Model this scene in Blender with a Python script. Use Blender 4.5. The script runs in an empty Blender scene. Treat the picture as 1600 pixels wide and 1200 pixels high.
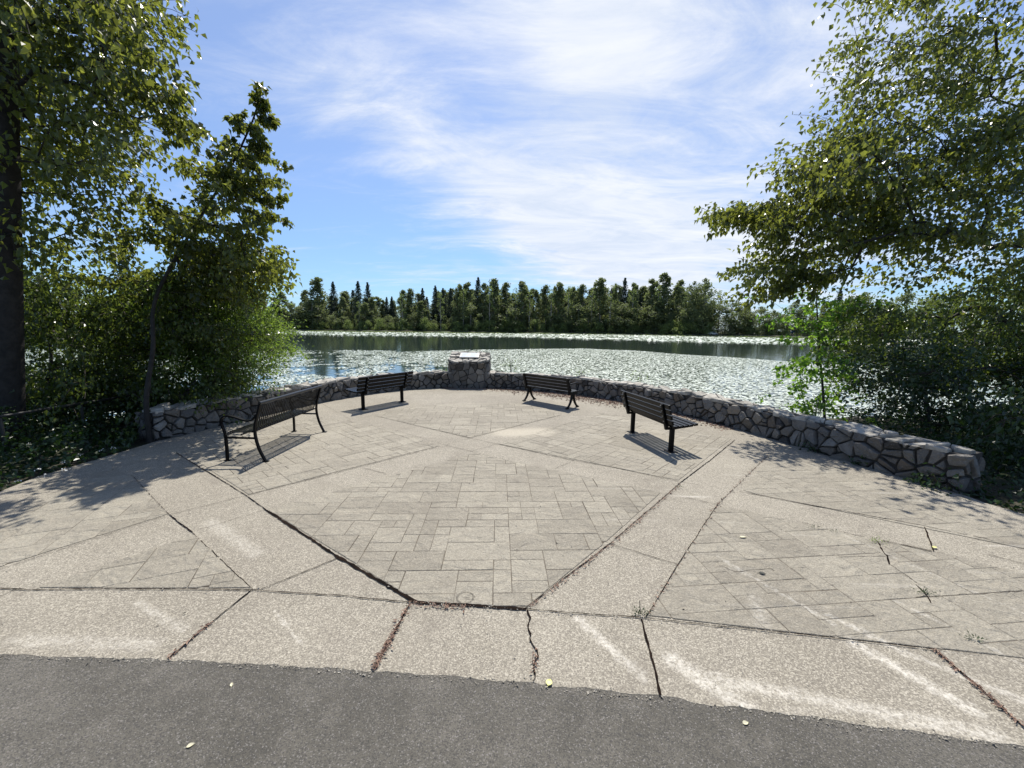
import bpy, math, random
import numpy as np
R = math.radians
rng = np.random.default_rng(7)
random.seed(7)
SC = bpy.context.scene
COL = SC.collection

# ------------------------------------------------------------------ camera
F, H, ROLL = 620.0, 1.9, 0.011            # focal length in photo pixels (1600 wide), eye height, roll
PITCH = math.atan((600-512.6)/F)
cd = bpy.data.cameras.new('camera'); cam = bpy.data.objects.new('camera', cd); COL.objects.link(cam)
cd.sensor_width = 36; cd.lens = 36*F/1600; cd.clip_start = .05; cd.clip_end = 3000
cam.location = (0, 0, H)
cam.rotation_mode = 'QUATERNION'
from mathutils import Euler, Quaternion, Vector, Matrix
cam.rotation_quaternion = Euler((math.pi/2-PITCH, 0, 0)).to_quaternion() @ Quaternion((0, 0, 1), ROLL)
SC.camera = cam
SC.view_settings.view_transform = 'Standard'; SC.view_settings.look = 'None'
SC.view_settings.exposure = 0.45; SC.view_settings.gamma = 1
SC.cycles.max_bounces = 6; SC.cycles.transparent_max_bounces = 4
SC.cycles.sample_clamp_indirect = 6

# ------------------------------------------------------------------ sun and sky
SUN_EL, SUN_AZ = 61.0, 4.0                # azimuth in degrees to the right of straight ahead (+Y)
sd = bpy.data.lights.new('sun', 'SUN'); sun = bpy.data.objects.new('sun', sd); COL.objects.link(sun)
sd.energy = 5.0; sd.angle = R(.53); sd.color = (1, .955, .88)
svec = Vector((math.sin(R(SUN_AZ))*math.cos(R(SUN_EL)), math.cos(R(SUN_AZ))*math.cos(R(SUN_EL)), math.sin(R(SUN_EL))))
sun.rotation_euler = svec.to_track_quat('Z', 'Y').to_euler()
sun.location = (0, 0, 60)

class NT:
    """small helper to write node trees"""
    def __init__(s, nt): s.nt = nt; s.nt.nodes.clear()
    def n(s, t, ins=None, **kw):
        o = s.nt.nodes.new(t)
        for k, v in kw.items(): setattr(o, k, v)
        for k, v in (ins or {}).items():
            i = o.inputs[k]
            if isinstance(v, bpy.types.NodeSocket): s.nt.links.new(v, i)
            else:
                try: i.default_value = v
                except Exception: i.default_value = (v[0], v[1], v[2], 1)
        return o
    def m(s, op, a, b=0.0, c=0.0, clamp=False):
        o = s.nt.nodes.new('ShaderNodeMath'); o.operation = op; o.use_clamp = clamp
        for i, v in enumerate((a, b, c)):
            if isinstance(v, bpy.types.NodeSocket): s.nt.links.new(v, o.inputs[i])
            else: o.inputs[i].default_value = v
        return o.outputs[0]
    def mix(s, f, a, b, mode='MIX'):
        o = s.nt.nodes.new('ShaderNodeMix'); o.data_type = 'RGBA'; o.blend_type = mode
        for i, v in ((0, f), (6, a), (7, b)):
            if isinstance(v, bpy.types.NodeSocket): s.nt.links.new(v, o.inputs[i])
            elif i == 0: o.inputs[0].default_value = v
            else: o.inputs[i].default_value = (v[0], v[1], v[2], 1)
        return o.outputs[2]
    def ramp(s, f, lo, hi, a=0.0, b=1.0, smooth=True):
        o = s.nt.nodes.new('ShaderNodeMapRange'); o.interpolation_type = 'SMOOTHSTEP' if smooth else 'LINEAR'
        s.nt.links.new(f, o.inputs[0])
        for i, v in ((1, lo), (2, hi), (3, a), (4, b)): o.inputs[i].default_value = v
        return o.outputs[0]
    def noise(s, vec, scale, detail=4, rough=.55, dist=0.0):
        o = s.n('ShaderNodeTexNoise', {'Vector': vec, 'Scale': scale, 'Detail': detail, 'Roughness': rough, 'Distortion': dist})
        return o.outputs[0]

w = bpy.data.worlds.new('World'); SC.world = w; w.use_nodes = True
t = NT(w.node_tree)
tc = t.n('ShaderNodeTexCoord')
sky = t.n('ShaderNodeTexSky'); sky.sky_type = 'NISHITA'; sky.sun_disc = False
sky.sun_elevation = R(SUN_EL); sky.sun_rotation = R(SUN_AZ)
sky.air_density = 1.0; sky.dust_density = .35; sky.ozone_density = 2.0
sep = t.n('ShaderNodeSeparateXYZ', {0: tc.outputs['Generated']})
X, Y, Z = sep.outputs[0], sep.outputs[1], sep.outputs[2]
zc = t.m('ADD', t.m('MAXIMUM', Z, 0.0), .12)
pl = t.n('ShaderNodeCombineXYZ', {0: t.m('DIVIDE', X, zc), 1: t.m('DIVIDE', Y, zc), 2: 0.0}).outputs[0]   # cloud plane
rot = t.n('ShaderNodeMapping', {'Vector': pl, 'Rotation': (0, 0, R(-28)), 'Scale': (.55, 1.15, 1)}).outputs[0]
big = t.noise(rot, .75, 3, .5, .6)
fine = t.noise(rot, 2.3, 10, .66, .9)
rot2 = t.n('ShaderNodeMapping', {'Vector': pl, 'Rotation': (0, 0, R(38)), 'Scale': (.7, 1.7, 1), 'Location': (3, 1, 0)}).outputs[0]
fine2 = t.noise(rot2, 2.0, 9, .7, 1.2)
yc = t.m('MAXIMUM', Y, .05)
U, V = t.m('DIVIDE', X, yc), t.m('DIVIDE', Z, yc)
def bank(cx, cy, ang, lx, ly, amp):        # a bank of cirrus lying round one direction of the sky
    a, b = math.cos(R(ang)), math.sin(R(ang))
    du, dv = t.m('SUBTRACT', U, cx), t.m('SUBTRACT', V, cy)
    p = t.m('DIVIDE', t.m('ADD', t.m('MULTIPLY', du, a), t.m('MULTIPLY', dv, b)), lx)
    q = t.m('DIVIDE', t.m('SUBTRACT', t.m('MULTIPLY', dv, a), t.m('MULTIPLY', du, b)), ly)
    r = t.m('ADD', t.m('MULTIPLY', p, p), t.m('MULTIPLY', q, q))
    return t.m('MULTIPLY', t.m('EXPONENT', t.m('MULTIPLY', r, -1.0)), amp)
cov = None
BANKS = [(.20, .74, 84, .50, .20, .72), (.12, .80, 0, .42, .22, .30), (.52, .50, 62, .5, .32, .34), (-.40, .50, -15, .35, .10, .20), (.02, .30, -30, .60, .085, .62),
         (.30, .22, -14, .45, .10, .50), (.62, .22, 0, .55, .17, .35), (.80, .60, 30, .45, .35, .33), (-.10, .85, 20, .35, .14, .22),
         (.05, .48, -20, .3, .1, .15)]
for a in BANKS:
    b = bank(*a); cov = b if cov is None else t.m('ADD', cov, b)
cov = t.m('ADD', cov, .06)
tex = t.m('ADD', t.m('MULTIPLY', fine, .9), t.m('MULTIPLY', fine2, .7))
tex = t.m('ADD', tex, t.m('MULTIPLY', big, .7))
msk = t.ramp(t.m('ADD', t.m('MULTIPLY', t.m('SUBTRACT', tex, 1.15), 1.45), cov), -.02, 1.12)
msk = t.m('MULTIPLY', msk, .93)
hs = t.n('ShaderNodeHueSaturation', {'Color': sky.outputs[0], 'Hue': .500, 'Saturation': .88, 'Value': 1.22}).outputs[0]
hs = t.mix(1.0, hs, t.mix(t.ramp(Z, -.05, .55), (.50, .70, .95), (.92, .98, 1.12)), 'MULTIPLY')
cl = t.mix(t.ramp(fine, .3, .75), (6.0, 6.7, 7.9), (8.2, 8.4, 8.8))
out = t.mix(msk, hs, cl)
bg = t.n('ShaderNodeBackground', {'Color': out, 'Strength': .088})
t.n('ShaderNodeOutputWorld', {0: bg.outputs[0]})

# ------------------------------------------------------------------ helpers
def ray(px, py):
    u, v = px-800, py-600; c, s = math.cos(ROLL), math.sin(ROLL); u, v = c*u+s*v, -s*u+c*v
    return u, F*math.cos(PITCH)-v*math.sin(PITCH), -(F*math.sin(PITCH)+v*math.cos(PITCH))
def gp(px, py, z=0.0):                     # where a spot of the photo lies on the ground
    r = ray(px, py); k = (z-H)/r[2]; return (r[0]*k, r[1]*k)
def at(px, py, Y):                         # where a spot of the photo lies at distance Y
    r = ray(px, py); k = Y/r[1]; return np.array((r[0]*k, Y, H+r[2]*k))

def tag(o, label=None, cat=None, group=None, kind=None):
    if label: o['label'] = label
    if cat: o['category'] = cat
    if group: o['group'] = group
    if kind: o['kind'] = kind
    return o
def empty(name, loc=(0, 0, 0), rz=0.0):
    o = bpy.data.objects.new(name, None); COL.objects.link(o); o.location = loc; o.rotation_euler = (0, 0, rz)
    o.empty_display_size = .1
    return o
def link(name, me, parent=None, loc=None):
    o = bpy.data.objects.new(name, me); COL.objects.link(o)
    if parent: o.parent = parent
    if loc is not None: o.location = loc
    return o
def np_mesh(name, V, faces, mats, mi=None, smooth=False, attrs=None):
    """V (n,3); faces: a (m,k) array or list of such arrays"""
    if not isinstance(faces, list): faces = [faces]
    faces = [np.asarray(f, dtype=np.int32) for f in faces if len(f)]
    me = bpy.data.meshes.new(name)
    V = np.asarray(V, dtype=np.float32)
    me.vertices.add(len(V)); me.vertices.foreach_set('co', V.ravel())
    tot = np.concatenate([np.full(len(f), f.shape[1], np.int32) for f in faces])
    st = np.concatenate([[0], np.cumsum(tot)[:-1]]).astype(np.int32)
    me.loops.add(int(tot.sum())); me.polygons.add(len(tot))
    me.loops.foreach_set('vertex_index', np.concatenate([f.ravel() for f in faces]))
    me.polygons.foreach_set('loop_start', st); me.polygons.foreach_set('loop_total', tot)
    for m in (mats if isinstance(mats, (list, tuple)) else [mats]): me.materials.append(m)
    if mi is not None: me.polygons.foreach_set('material_index', np.asarray(mi, dtype=np.int32))
    me.polygons.foreach_set('use_smooth', np.full(len(tot), bool(smooth)))
    for k, (dom, arr) in (attrs or {}).items():
        a = me.attributes.new(k, 'FLOAT', dom); a.data.foreach_set('value', np.asarray(arr, dtype=np.float32))
    me.update(calc_edges=True)
    return me

class MB:
    """collects boxes, bars and tubes into one mesh"""
    def __init__(s): s.v = []; s.f = []; s.mi = []; s.cur = 0
    def add(s, vs, fs):
        o = len(s.v); s.v += [tuple(v) for v in vs]; s.f += [tuple(i+o for i in f) for f in fs]; s.mi += [s.cur]*len(fs)
    def box(s, c, d, rot=None, bev=.0):
        c = Vector(c); M = rot or Matrix.Identity(3)
        x, y, z = d[0]/2, d[1]/2, d[2]/2
        if bev <= 0:
            vs = [c+M@Vector((a*x, b*y, e*z)) for a in (-1, 1) for b in (-1, 1) for e in (-1, 1)]
            s.add(vs, [(0, 1, 3, 2), (4, 6, 7, 5), (0, 4, 5, 1), (2, 3, 7, 6), (0, 2, 6, 4), (1, 5, 7, 3)]); return
        import bmesh
        bm = bmesh.new(); bmesh.ops.create_cube(bm, size=1)
        for v in bm.verts: v.co = Vector((v.co.x*d[0], v.co.y*d[1], v.co.z*d[2]))
        bmesh.ops.bevel(bm, geom=bm.edges[:], offset=bev, segments=2, affect='EDGES', profile=.6)
        bm.verts.index_update()
        s.add([c+M@v.co for v in bm.verts], [[v.index for v in f.verts] for f in bm.faces]); bm.free()
    def tube(s, pts, r, seg=8, caps=True, up=None, flat=None):
        """sweep; r number or list; flat=(w,h) makes a rectangular bar whose w runs along 'up'"""
        P = [Vector(p) for p in pts]; n = len(P); o = len(s.v); k = 4 if flat else seg
        prev = None
        for i, p in enumerate(P):
            d = (P[min(i+1, n-1)]-P[max(i-1, 0)]).normalized()
            if up is not None: a = Vector(up)
            elif prev is None: a = Vector((0, 0, 1)) if abs(d.z) < .9 else Vector((1, 0, 0))
            else: a = prev
            a = (a-d*a.dot(d)).normalized(); prev = a; b = d.cross(a)
            rr = r[i] if isinstance(r, (list, tuple)) else r
            if flat:
                w_, h_ = flat[0]/2, flat[1]/2
                s.v += [tuple(p+a*w_+b*h_), tuple(p-a*w_+b*h_), tuple(p-a*w_-b*h_), tuple(p+a*w_-b*h_)]
            else:
                s.v += [tuple(p+(a*math.cos(2*math.pi*j/k)+b*math.sin(2*math.pi*j/k))*rr) for j in range(k)]
        for i in range(n-1):
            for j in range(k):
                q = o+i*k; s.f.append((q+j, q+(j+1) % k, q+k+(j+1) % k, q+k+j)); s.mi.append(s.cur)
        if caps:
            s.f.append(tuple(o+j for j in range(k))[::-1]); s.f.append(tuple(o+(n-1)*k+j for j in range(k))); s.mi += [s.cur]*2
    def build(s, name, mats, parent=None, smooth=False, loc=None):
        me = bpy.data.meshes.new(name); me.from_pydata(s.v, [], s.f)
        for m in (mats if isinstance(mats, (list, tuple)) else [mats]): me.materials.append(m)
        me.polygons.foreach_set('material_index', s.mi)
        me.polygons.foreach_set('use_smooth', [smooth]*len(s.f))
        if smooth:
            try: me.set_sharp_from_angle(angle=R(40))
            except Exception: pass
        me.update()
        return link(name, me, parent, loc)

# ------------------------------------------------------------------ materials
def mat(name):
    m = bpy.data.materials.new(name); m.use_nodes = True
    return m, NT(m.node_tree)
def finish(t, bsdf, disp=None):
    t.n('ShaderNodeOutputMaterial', {'Surface': bsdf})
def pos(t): return t.n('ShaderNodeNewGeometry').outputs['Position']

def seg_dist(t, x, y, A, B):
    ax, ay = A; bx, by = B; L2 = (bx-ax)**2+(by-ay)**2
    px, py = t.m('SUBTRACT', x, ax), t.m('SUBTRACT', y, ay)
    h = t.m('DIVIDE', t.m('ADD', t.m('MULTIPLY', px, bx-ax), t.m('MULTIPLY', py, by-ay)), L2, clamp=True)
    dx = t.m('SUBTRACT', px, t.m('MULTIPLY', h, bx-ax)); dy = t.m('SUBTRACT', py, t.m('MULTIPLY', h, by-ay))
    return t.m('SQRT', t.m('ADD', t.m('MULTIPLY', dx, dx), t.m('MULTIPLY', dy, dy)))

SCUFFS = [  # pale scrape marks on the concrete, as photo spots; width in m
    ((905, 968), (1000, 1055), .035, .9), ((1050, 1030), (1170, 1110), .06, 1.0), ((1120, 1062), (1560, 1150), .045, .8),
    ((1120, 870), (1300, 975), .022, .8), ((1300, 965), (1380, 1003), .03, .9), ((1335, 1005), (1520, 1110), .045, 1.0),
    ((1385, 1008), (1600, 1095), .03, .8), ((1180, 935), (1190, 975), .05, .5), ((215, 940), (285, 985), .03, .5), ((430, 955), (470, 1005), .012, .6),
    ((20, 1000), (240, 1008), .05, .5), ((330, 815), (400, 865), .07, .45), ((1400, 940), (1600, 1040), .014, .6), ((1320, 838), (1600, 960), .01, .5)]
def concrete_nodes(t, stone=False):
    P = pos(t); sp = t.n('ShaderNodeSeparateXYZ', {0: P}); x, y = sp.outputs[0], sp.outputs[1]
    big = t.noise(P, .55, 5, .6, .4); mid = t.noise(P, 3.2, 6, .65, .3); fn = t.noise(P, 60, 4, .75)
    agg = t.n('ShaderNodeTexVoronoi', {'Vector': P, 'Scale': 150.0, 'Randomness': 1.0})
    ac = t.n('ShaderNodeSeparateXYZ', {0: agg.outputs['Color']}).outputs[0]
    c1 = t.mix(t.ramp(big, .3, .72), (.224, .200, .158), (.310, .281, .225))
    c1 = t.mix(t.ramp(mid, .35, .75, 0, .55), c1, (.25, .225, .175))
    if stone:
        at_ = t.n('ShaderNodeAttribute', attribute_name='tint').outputs['Fac']
        c1 = t.mix(t.m('MULTIPLY', at_, .65), c1, (.40, .365, .29))
        c1 = t.mix(t.m('MULTIPLY', t.m('SUBTRACT', 1.0, at_), .34), c1, (.19, .17, .132))
        k = .5
        vein = t.noise(P, 9, 7, .7, 2.0)
        c1 = t.mix(t.ramp(vein, .52, .72, 0, .5), c1, (.19, .17, .135))
    else:
        k = 1.0
    c1 = t.mix(t.ramp(ac, .0, .55, .62*k, 0, False), c1, (.09, .078, .066))
    c1 = t.mix(t.ramp(ac, .60, .98, 0, .48*k), c1, (.54, .495, .405))
    c1 = t.mix(t.ramp(fn, .55, .8, 0, .45), c1, (.17, .15, .13))
    # broad faint streaks swept by rain and wheels
    mp = t.n('ShaderNodeMapping', {'Vector': P, 'Rotation': (0, 0, R(46)), 'Scale': (.35, 5.5, 1)}).outputs[0]
    st = t.noise(mp, 1.6, 6, .7, .4)
    side = t.ramp(x, .2, 2.2)
    c1 = t.mix(t.m('MULTIPLY', t.ramp(st, .56, .78, 0, .5), side), c1, (.60, .56, .49))
    wob = t.m('MULTIPLY', t.m('SUBTRACT', t.noise(P, 14, 5, .7), .5), .13)
    tot = None
    for A, B, wd, amp in SCUFFS:
        d = t.m('ADD', seg_dist(t, x, y, gp(*A), gp(*B)), wob)
        f = t.ramp(d, wd*.15, wd*1.5, amp, 0)
        tot = f if tot is None else t.m('MAXIMUM', tot, f)
    br = t.ramp(t.noise(P, 30, 6, .8), .36, .64, .0, 1)
    c1 = t.mix(t.m('MULTIPLY', t.m('MULTIPLY', tot, br), .72), c1, (.66, .62, .54))
    # dark weathering blotches and a pale patched spot
    bl = t.noise(P, 1.7, 7, .7, .8)
    c1 = t.mix(t.ramp(bl, .54, .76, 0, .55), c1, (.15, .13, .105))
    b2 = t.noise(P, .8, 8, .72, 1.2)
    c1 = t.mix(t.ramp(b2, .50, .68, 0, .38), c1, (.175, .155, .122))
    c1 = t.mix(t.ramp(t.noise(P, 24, 3, .6), .62, .72, 0, .5), c1, (.12, .105, .085))
    g = gp(815, 678)
    pd = t.m('ADD', seg_dist(t, x, y, (g[0]-.25, g[1]+.1), (g[0]+.35, g[1]+.15)), t.m('MULTIPLY', wob, 1.2))
    c1 = t.mix(t.ramp(pd, .12, .45, .55, 0), c1, (.47, .42, .33))
    hgt = t.m('ADD', t.m('MULTIPLY', ac, .6*k), t.m('ADD', t.m('MULTIPLY', fn, .6), t.m('MULTIPLY', mid, 2.0)))
    if stone: hgt = t.m('ADD', t.m('ADD', hgt, t.m('MULTIPLY', vein, 4.0)), t.m('MULTIPLY', t.noise(P, 3.5, 3, .5, 1.5), 9.0))
    bp = t.n('ShaderNodeBump', {'Height': hgt, 'Strength': .6 if not stone else .7, 'Distance': .006 if not stone else .009}).outputs[0]
    b = t.n('ShaderNodeBsdfPrincipled', {'Base Color': c1, 'Roughness': .86, 'Normal': bp, 'Specular IOR Level': .3})
    return b.outputs[0]
M = {}
m, t = mat('aggregate_concrete'); finish(t, concrete_nodes(t)); M['agg'] = m
m, t = mat('stamped_concrete'); finish(t, concrete_nodes(t, True)); M['stamp'] = m

def simple(name, col, rough=.6, metal=0.0, var=None, scale=6.0, bump=0.0, bscale=40, spec=.5):
    m, t = mat(name); P = t.n('ShaderNodeTexCoord').outputs['Object']
    c = col
    if var: c = t.mix(t.ramp(t.noise(P, scale, 5, .65), .3, .7), col, var)
    ins = {'Base Color': c, 'Roughness': rough, 'Metallic': metal, 'Specular IOR Level': spec}
    if bump: ins['Normal'] = t.n('ShaderNodeBump', {'Height': t.noise(P, bscale, 5, .7), 'Strength': bump, 'Distance': .01}).outputs[0]
    finish(t, t.n('ShaderNodeBsdfPrincipled', ins).outputs[0]); return m
M['joint'] = simple('joint_dirt_shade', (.005, .0045, .004), 1.0, 0, (.022, .014, .010), 3.0, .5, spec=.05)  # dirt, darkened further so flush ribbons carry the shade of a recess
M['groove'] = simple('groove_dirt', (.065, .054, .042), 1.0, 0, (.17, .148, .115), 1.6, spec=.05)
M['black'] = simple('black_coated_metal', (.002, .0022, .0026), .40, .0, (.004, .004, .005), 9, spec=.10)
M['gloss'] = simple('glossy_black_metal', (.003, .0035, .0045), .28, .0, (.005, .0055, .007), 9, spec=.55)
M['iron'] = simple('cast_iron', (.004, .004, .0045), .4, .0, (.007, .0065, .0065), 14, .4, 60, spec=.2)
M['plank'] = simple('weathered_plank', (.012, .011, .010), .30, 0, (.024, .022, .02), 5, .15, 50, spec=.18)
M['plank_dark'] = simple('dark_plank', (.003, .003, .003), .27, 0, (.006, .006, .006), 5, .12, 50, spec=.14)
M['steel'] = simple('galvanized_bolt', (.45, .45, .43), .4, .8)
M['galv'] = simple('worn_rail_metal', (.03, .03, .03), .35, .3, (.07, .068, .065), 9)
M['mortar'] = simple('dark_mortar', (.022, .020, .018), .95, 0, (.06, .055, .048), 5, .6, 30)
M['panel'] = simple('sign_panel', (.72, .74, .76), .18, 0, (.62, .66, .68), 3)
M['panel_frame'] = simple('sign_frame', (.30, .29, .28), .5, .3)
M['print'] = simple('faded_print', (.42, .46, .48), .5)
M['needles'] = simple('fallen_needles', (.13, .075, .052), .9, 0, (.30, .20, .145), 12)
M['pebble'] = simple('pebble', (.40, .37, .31), .8, 0, (.14, .125, .10), 5)
M['dryleaf'] = simple('dry_leaf', (.55, .52, .38), .6, 0, (.45, .40, .24), 20)
M['darkleaf'] = simple('dark_leaf', (.02, .022, .015), .5)
M['yelleaf'] = simple('yellow_leaf', (.60, .58, .22), .5)
M['white_paint'] = simple('white_paint', (.72, .72, .70), .3)
M['blue_paint'] = simple('blue_paint', (.10, .20, .45), .3)
M['glass_dark'] = simple('dark_glass', (.02, .03, .04), .08)
M['tyre'] = simple('tyre', (.02, .02, .02), .8)
M['petal'] = simple('white_petal', (.75, .76, .72), .6)

# stone of the wall
m, t = mat('wall_stone'); P = pos(t)
tint = t.n('ShaderNodeAttribute', attribute_name='tint').outputs['Fac']
n1 = t.noise(P, 7, 7, .7, .8); n2 = t.noise(P, 38, 5, .7); n3 = t.noise(P, 2.2, 4, .6)
c = t.mix(tint, (.045, .042, .038), (.34, .315, .275))
hue = t.m('FRACT', t.m('MULTIPLY', tint, 37.7))
c = t.mix(t.m('MULTIPLY', hue, .55), c, (.17, .135, .10)); c = t.mix(t.m('MULTIPLY', t.m('FRACT', t.m('MULTIPLY', tint, 91.3)), .45), c, (.13, .14, .145))
c = t.mix(t.ramp(n1, .35, .75, 0, .65), c, (.10, .093, .085))
c = t.mix(t.ramp(n2, .55, .8, 0, .55), c, (.46, .43, .38))
c = t.mix(t.ramp(n3, .55, .75, 0, .5), c, (.20, .16, .12))
h_ = t.m('ADD', t.m('MULTIPLY', n1, 2.2), n2)
bp = t.n('ShaderNodeBump', {'Height': h_, 'Strength': .9, 'Distance': .018}).outputs[0]
finish(t, t.n('ShaderNodeBsdfPrincipled', {'Base Color': c, 'Roughness': .82, 'Normal': bp, 'Specular IOR Level': .35}).outputs[0]); M['stone'] = m

M['cap'] = simple('cap_stone', (.15, .14, .12), .85, 0, (.46, .43, .37), 4, .9, 30)  # paler than the face stones: sunlight on the tops put into the colour

# asphalt
m, t = mat('asphalt'); P = pos(t)
vo = t.n('ShaderNodeTexVoronoi', {'Vector': P, 'Scale': 190.0}); a1 = t.n('ShaderNodeSeparateXYZ', {0: vo.outputs['Color']}).outputs[0]
n1 = t.noise(P, .9, 6, .65, .6); n2 = t.noise(P, 95, 4, .75); n4 = t.noise(P, 6, 5, .6)
c = t.mix(t.ramp(n1, .3, .7), (.084, .077, .062), (.135, .124, .103))
c = t.mix(t.ramp(n4, .45, .75, 0, .6), c, (.165, .150, .125))
c = t.mix(t.ramp(a1, .0, .5, .6, 0), c, (.03, .03, .032))
c = t.mix(t.ramp(a1, .84, .98, 0, .7), c, (.22, .205, .19))
c = t.mix(t.ramp(n2, .62, .75, 0, .6), c, (.03, .03, .03))
h_ = t.m('ADD', a1, n2)
bp = t.n('ShaderNodeBump', {'Height': h_, 'Strength': .8, 'Distance': .008}).outputs[0]
finish(t, t.n('ShaderNodeBsdfPrincipled', {'Base Color': c, 'Roughness': .88, 'Normal': bp, 'Specular IOR Level': .35}).outputs[0]); M['asphalt'] = m

# bank earth and grass
m, t = mat('earth'); P = pos(t)
n1 = t.noise(P, .25, 6, .6); n2 = t.noise(P, 9, 6, .7)
c = t.mix(t.ramp(n1, .4, .6), (.045, .036, .024), (.035, .055, .018)); c = t.mix(t.ramp(n2, .45, .75, 0, .6), c, (.08, .065, .045))
bp = t.n('ShaderNodeBump', {'Height': n2, 'Strength': .7, 'Distance': .05}).outputs[0]
finish(t, t.n('ShaderNodeBsdfPrincipled', {'Base Color': c, 'Roughness': .95, 'Normal': bp}).outputs[0]); M['earth'] = m

# water
m, t = mat('lake_water'); P = pos(t)
mp = t.n('ShaderNodeMapping', {'Vector': P, 'Scale': (1.0, 1.0, 1)}).outputs[0]
n1 = t.noise(mp, 1.1, 3, .5, .3); n2 = t.noise(P, .05, 3, .5)
bp = t.n('ShaderNodeBump', {'Height': n1, 'Strength': t.ramp(n2, .35, .65, .05, .16), 'Distance': .10}).outputs[0]
finish(t, t.n('ShaderNodeBsdfPrincipled', {'Base Color': (.028, .042, .034), 'Roughness': .06, 'IOR': 1.333, 'Normal': bp}).outputs[0]); M['water'] = m

def leaf_mat(name, dark, light, trans, tfac, rough=.38, spec=.5):
    m, t = mat(name)
    a = t.n('ShaderNodeAttribute', attribute_name='lv').outputs['Fac']
    c = t.mix(a, dark, light); tc_ = t.mix(a, tuple(v*.6 for v in trans), trans)
    b = t.n('ShaderNodeBsdfPrincipled', {'Base Color': c, 'Roughness': rough, 'Specular IOR Level': spec}).outputs[0]
    tr = t.n('ShaderNodeBsdfTranslucent', {'Color': tc_}).outputs[0]
    mx = t.n('ShaderNodeMixShader', {0: tfac}); t.nt.links.new(b, mx.inputs[1]); t.nt.links.new(tr, mx.inputs[2])
    finish(t, mx.outputs[0]); return m
M['leaf_cotton'] = leaf_mat('cottonwood_leaf', (.012, .024, .006), (.058, .084, .018), (.38, .43, .06), .40, .30, .55)
M['leaf_alder'] = leaf_mat('alder_leaf', (.015, .028, .007), (.055, .084, .018), (.26, .35, .05), .34, .33, .45)
M['leaf_willow'] = leaf_mat('willow_leaf', (.035, .065, .014), (.12, .19, .038), (.34, .50, .06), .42, .40)
M['leaf_bright'] = leaf_mat('sapling_leaf', (.05, .13, .015), (.11, .23, .03), (.34, .60, .05), .45, .45)
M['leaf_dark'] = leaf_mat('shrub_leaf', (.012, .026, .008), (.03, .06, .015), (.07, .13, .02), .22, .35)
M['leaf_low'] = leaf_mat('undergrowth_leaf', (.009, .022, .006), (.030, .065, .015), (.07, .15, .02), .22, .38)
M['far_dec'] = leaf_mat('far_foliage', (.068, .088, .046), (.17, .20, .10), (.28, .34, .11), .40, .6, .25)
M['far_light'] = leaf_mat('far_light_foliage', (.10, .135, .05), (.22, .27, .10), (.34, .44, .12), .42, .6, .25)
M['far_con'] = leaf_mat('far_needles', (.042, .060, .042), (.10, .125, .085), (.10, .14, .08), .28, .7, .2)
M['pad'] = leaf_mat('lily_pad', (.50, .56, .45), (.70, .74, .64), (.3, .4, .15), .10, .40, 1.0)  # pale green whitened in the base colour to carry backlit glare
M['bark'] = simple('bark', (.014, .012, .010), .9, 0, (.035, .030, .025), 9, .9, 22)
M['twig'] = simple('twig_bark', (.030, .022, .015), .8, 0, (.05, .04, .03), 9)
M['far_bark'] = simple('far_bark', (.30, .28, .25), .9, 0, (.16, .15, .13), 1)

# ------------------------------------------------------------------ ground, water
def catmull(P, k=10):
    P = [np.array(p, float) for p in P]; Q = [2*P[0]-P[1]]+P+[2*P[-1]-P[-2]]; out = []
    for i in range(1, len(Q)-2):
        for j in range(k):
            u = j/k; a, b, c, d = Q[i-1], Q[i], Q[i+1], Q[i+2]
            out.append(.5*((2*b)+(c-a)*u+(2*a-5*b+4*c-d)*u*u+(3*b-a-3*c+d)*u**3))
    out.append(P[-1]); return np.array(out)
WALLPX = [(246, 689), (300, 677), (352, 663.5), (410, 649), (500, 627), (580, 613), (642, 606.5), (700, 604), (762, 604.5), (840, 609), (914, 616.5),
          (969, 625), (1040, 640), (1117, 660), (1210, 685), (1297, 713), (1393, 743), (1497, 770)]
WP = [np.array(gp(*p)) for p in WALLPX]
# smooth the hand-read points a little
for _ in range(2): WP = [WP[0]]+[(WP[i-1]+2*WP[i]+WP[i+1])/4 for i in range(1, len(WP)-1)]+[WP[-1]]
WALL = catmull(WP, 8)
Lleft = [np.array(gp(*p)) for p in ((0, 768), (60, 744), (130, 724), (190, 706))]
Rright = [np.array(gp(*p)) for p in ((1540, 786), (1600, 803))]
EDGE = [gp(*p) for p in ((0, 1023), (265, 1031), (400, 1038), (545, 1046), (700, 1056), (835, 1068), (1035, 1088), (1100, 1099), (1250, 1118), (1400, 1139), (1500, 1153), (1600, 1167))]
ex0 = np.array(EDGE[0]); exd = (np.array(EDGE[3])-ex0); exd /= np.linalg.norm(exd)
ex1 = np.array(EDGE[-1]); exe = ex1-np.array(EDGE[-5]); exe /= np.linalg.norm(exe)
EDGEX = [tuple(ex0-exd*5)]+EDGE+[tuple(ex1+exe*4)]

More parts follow.
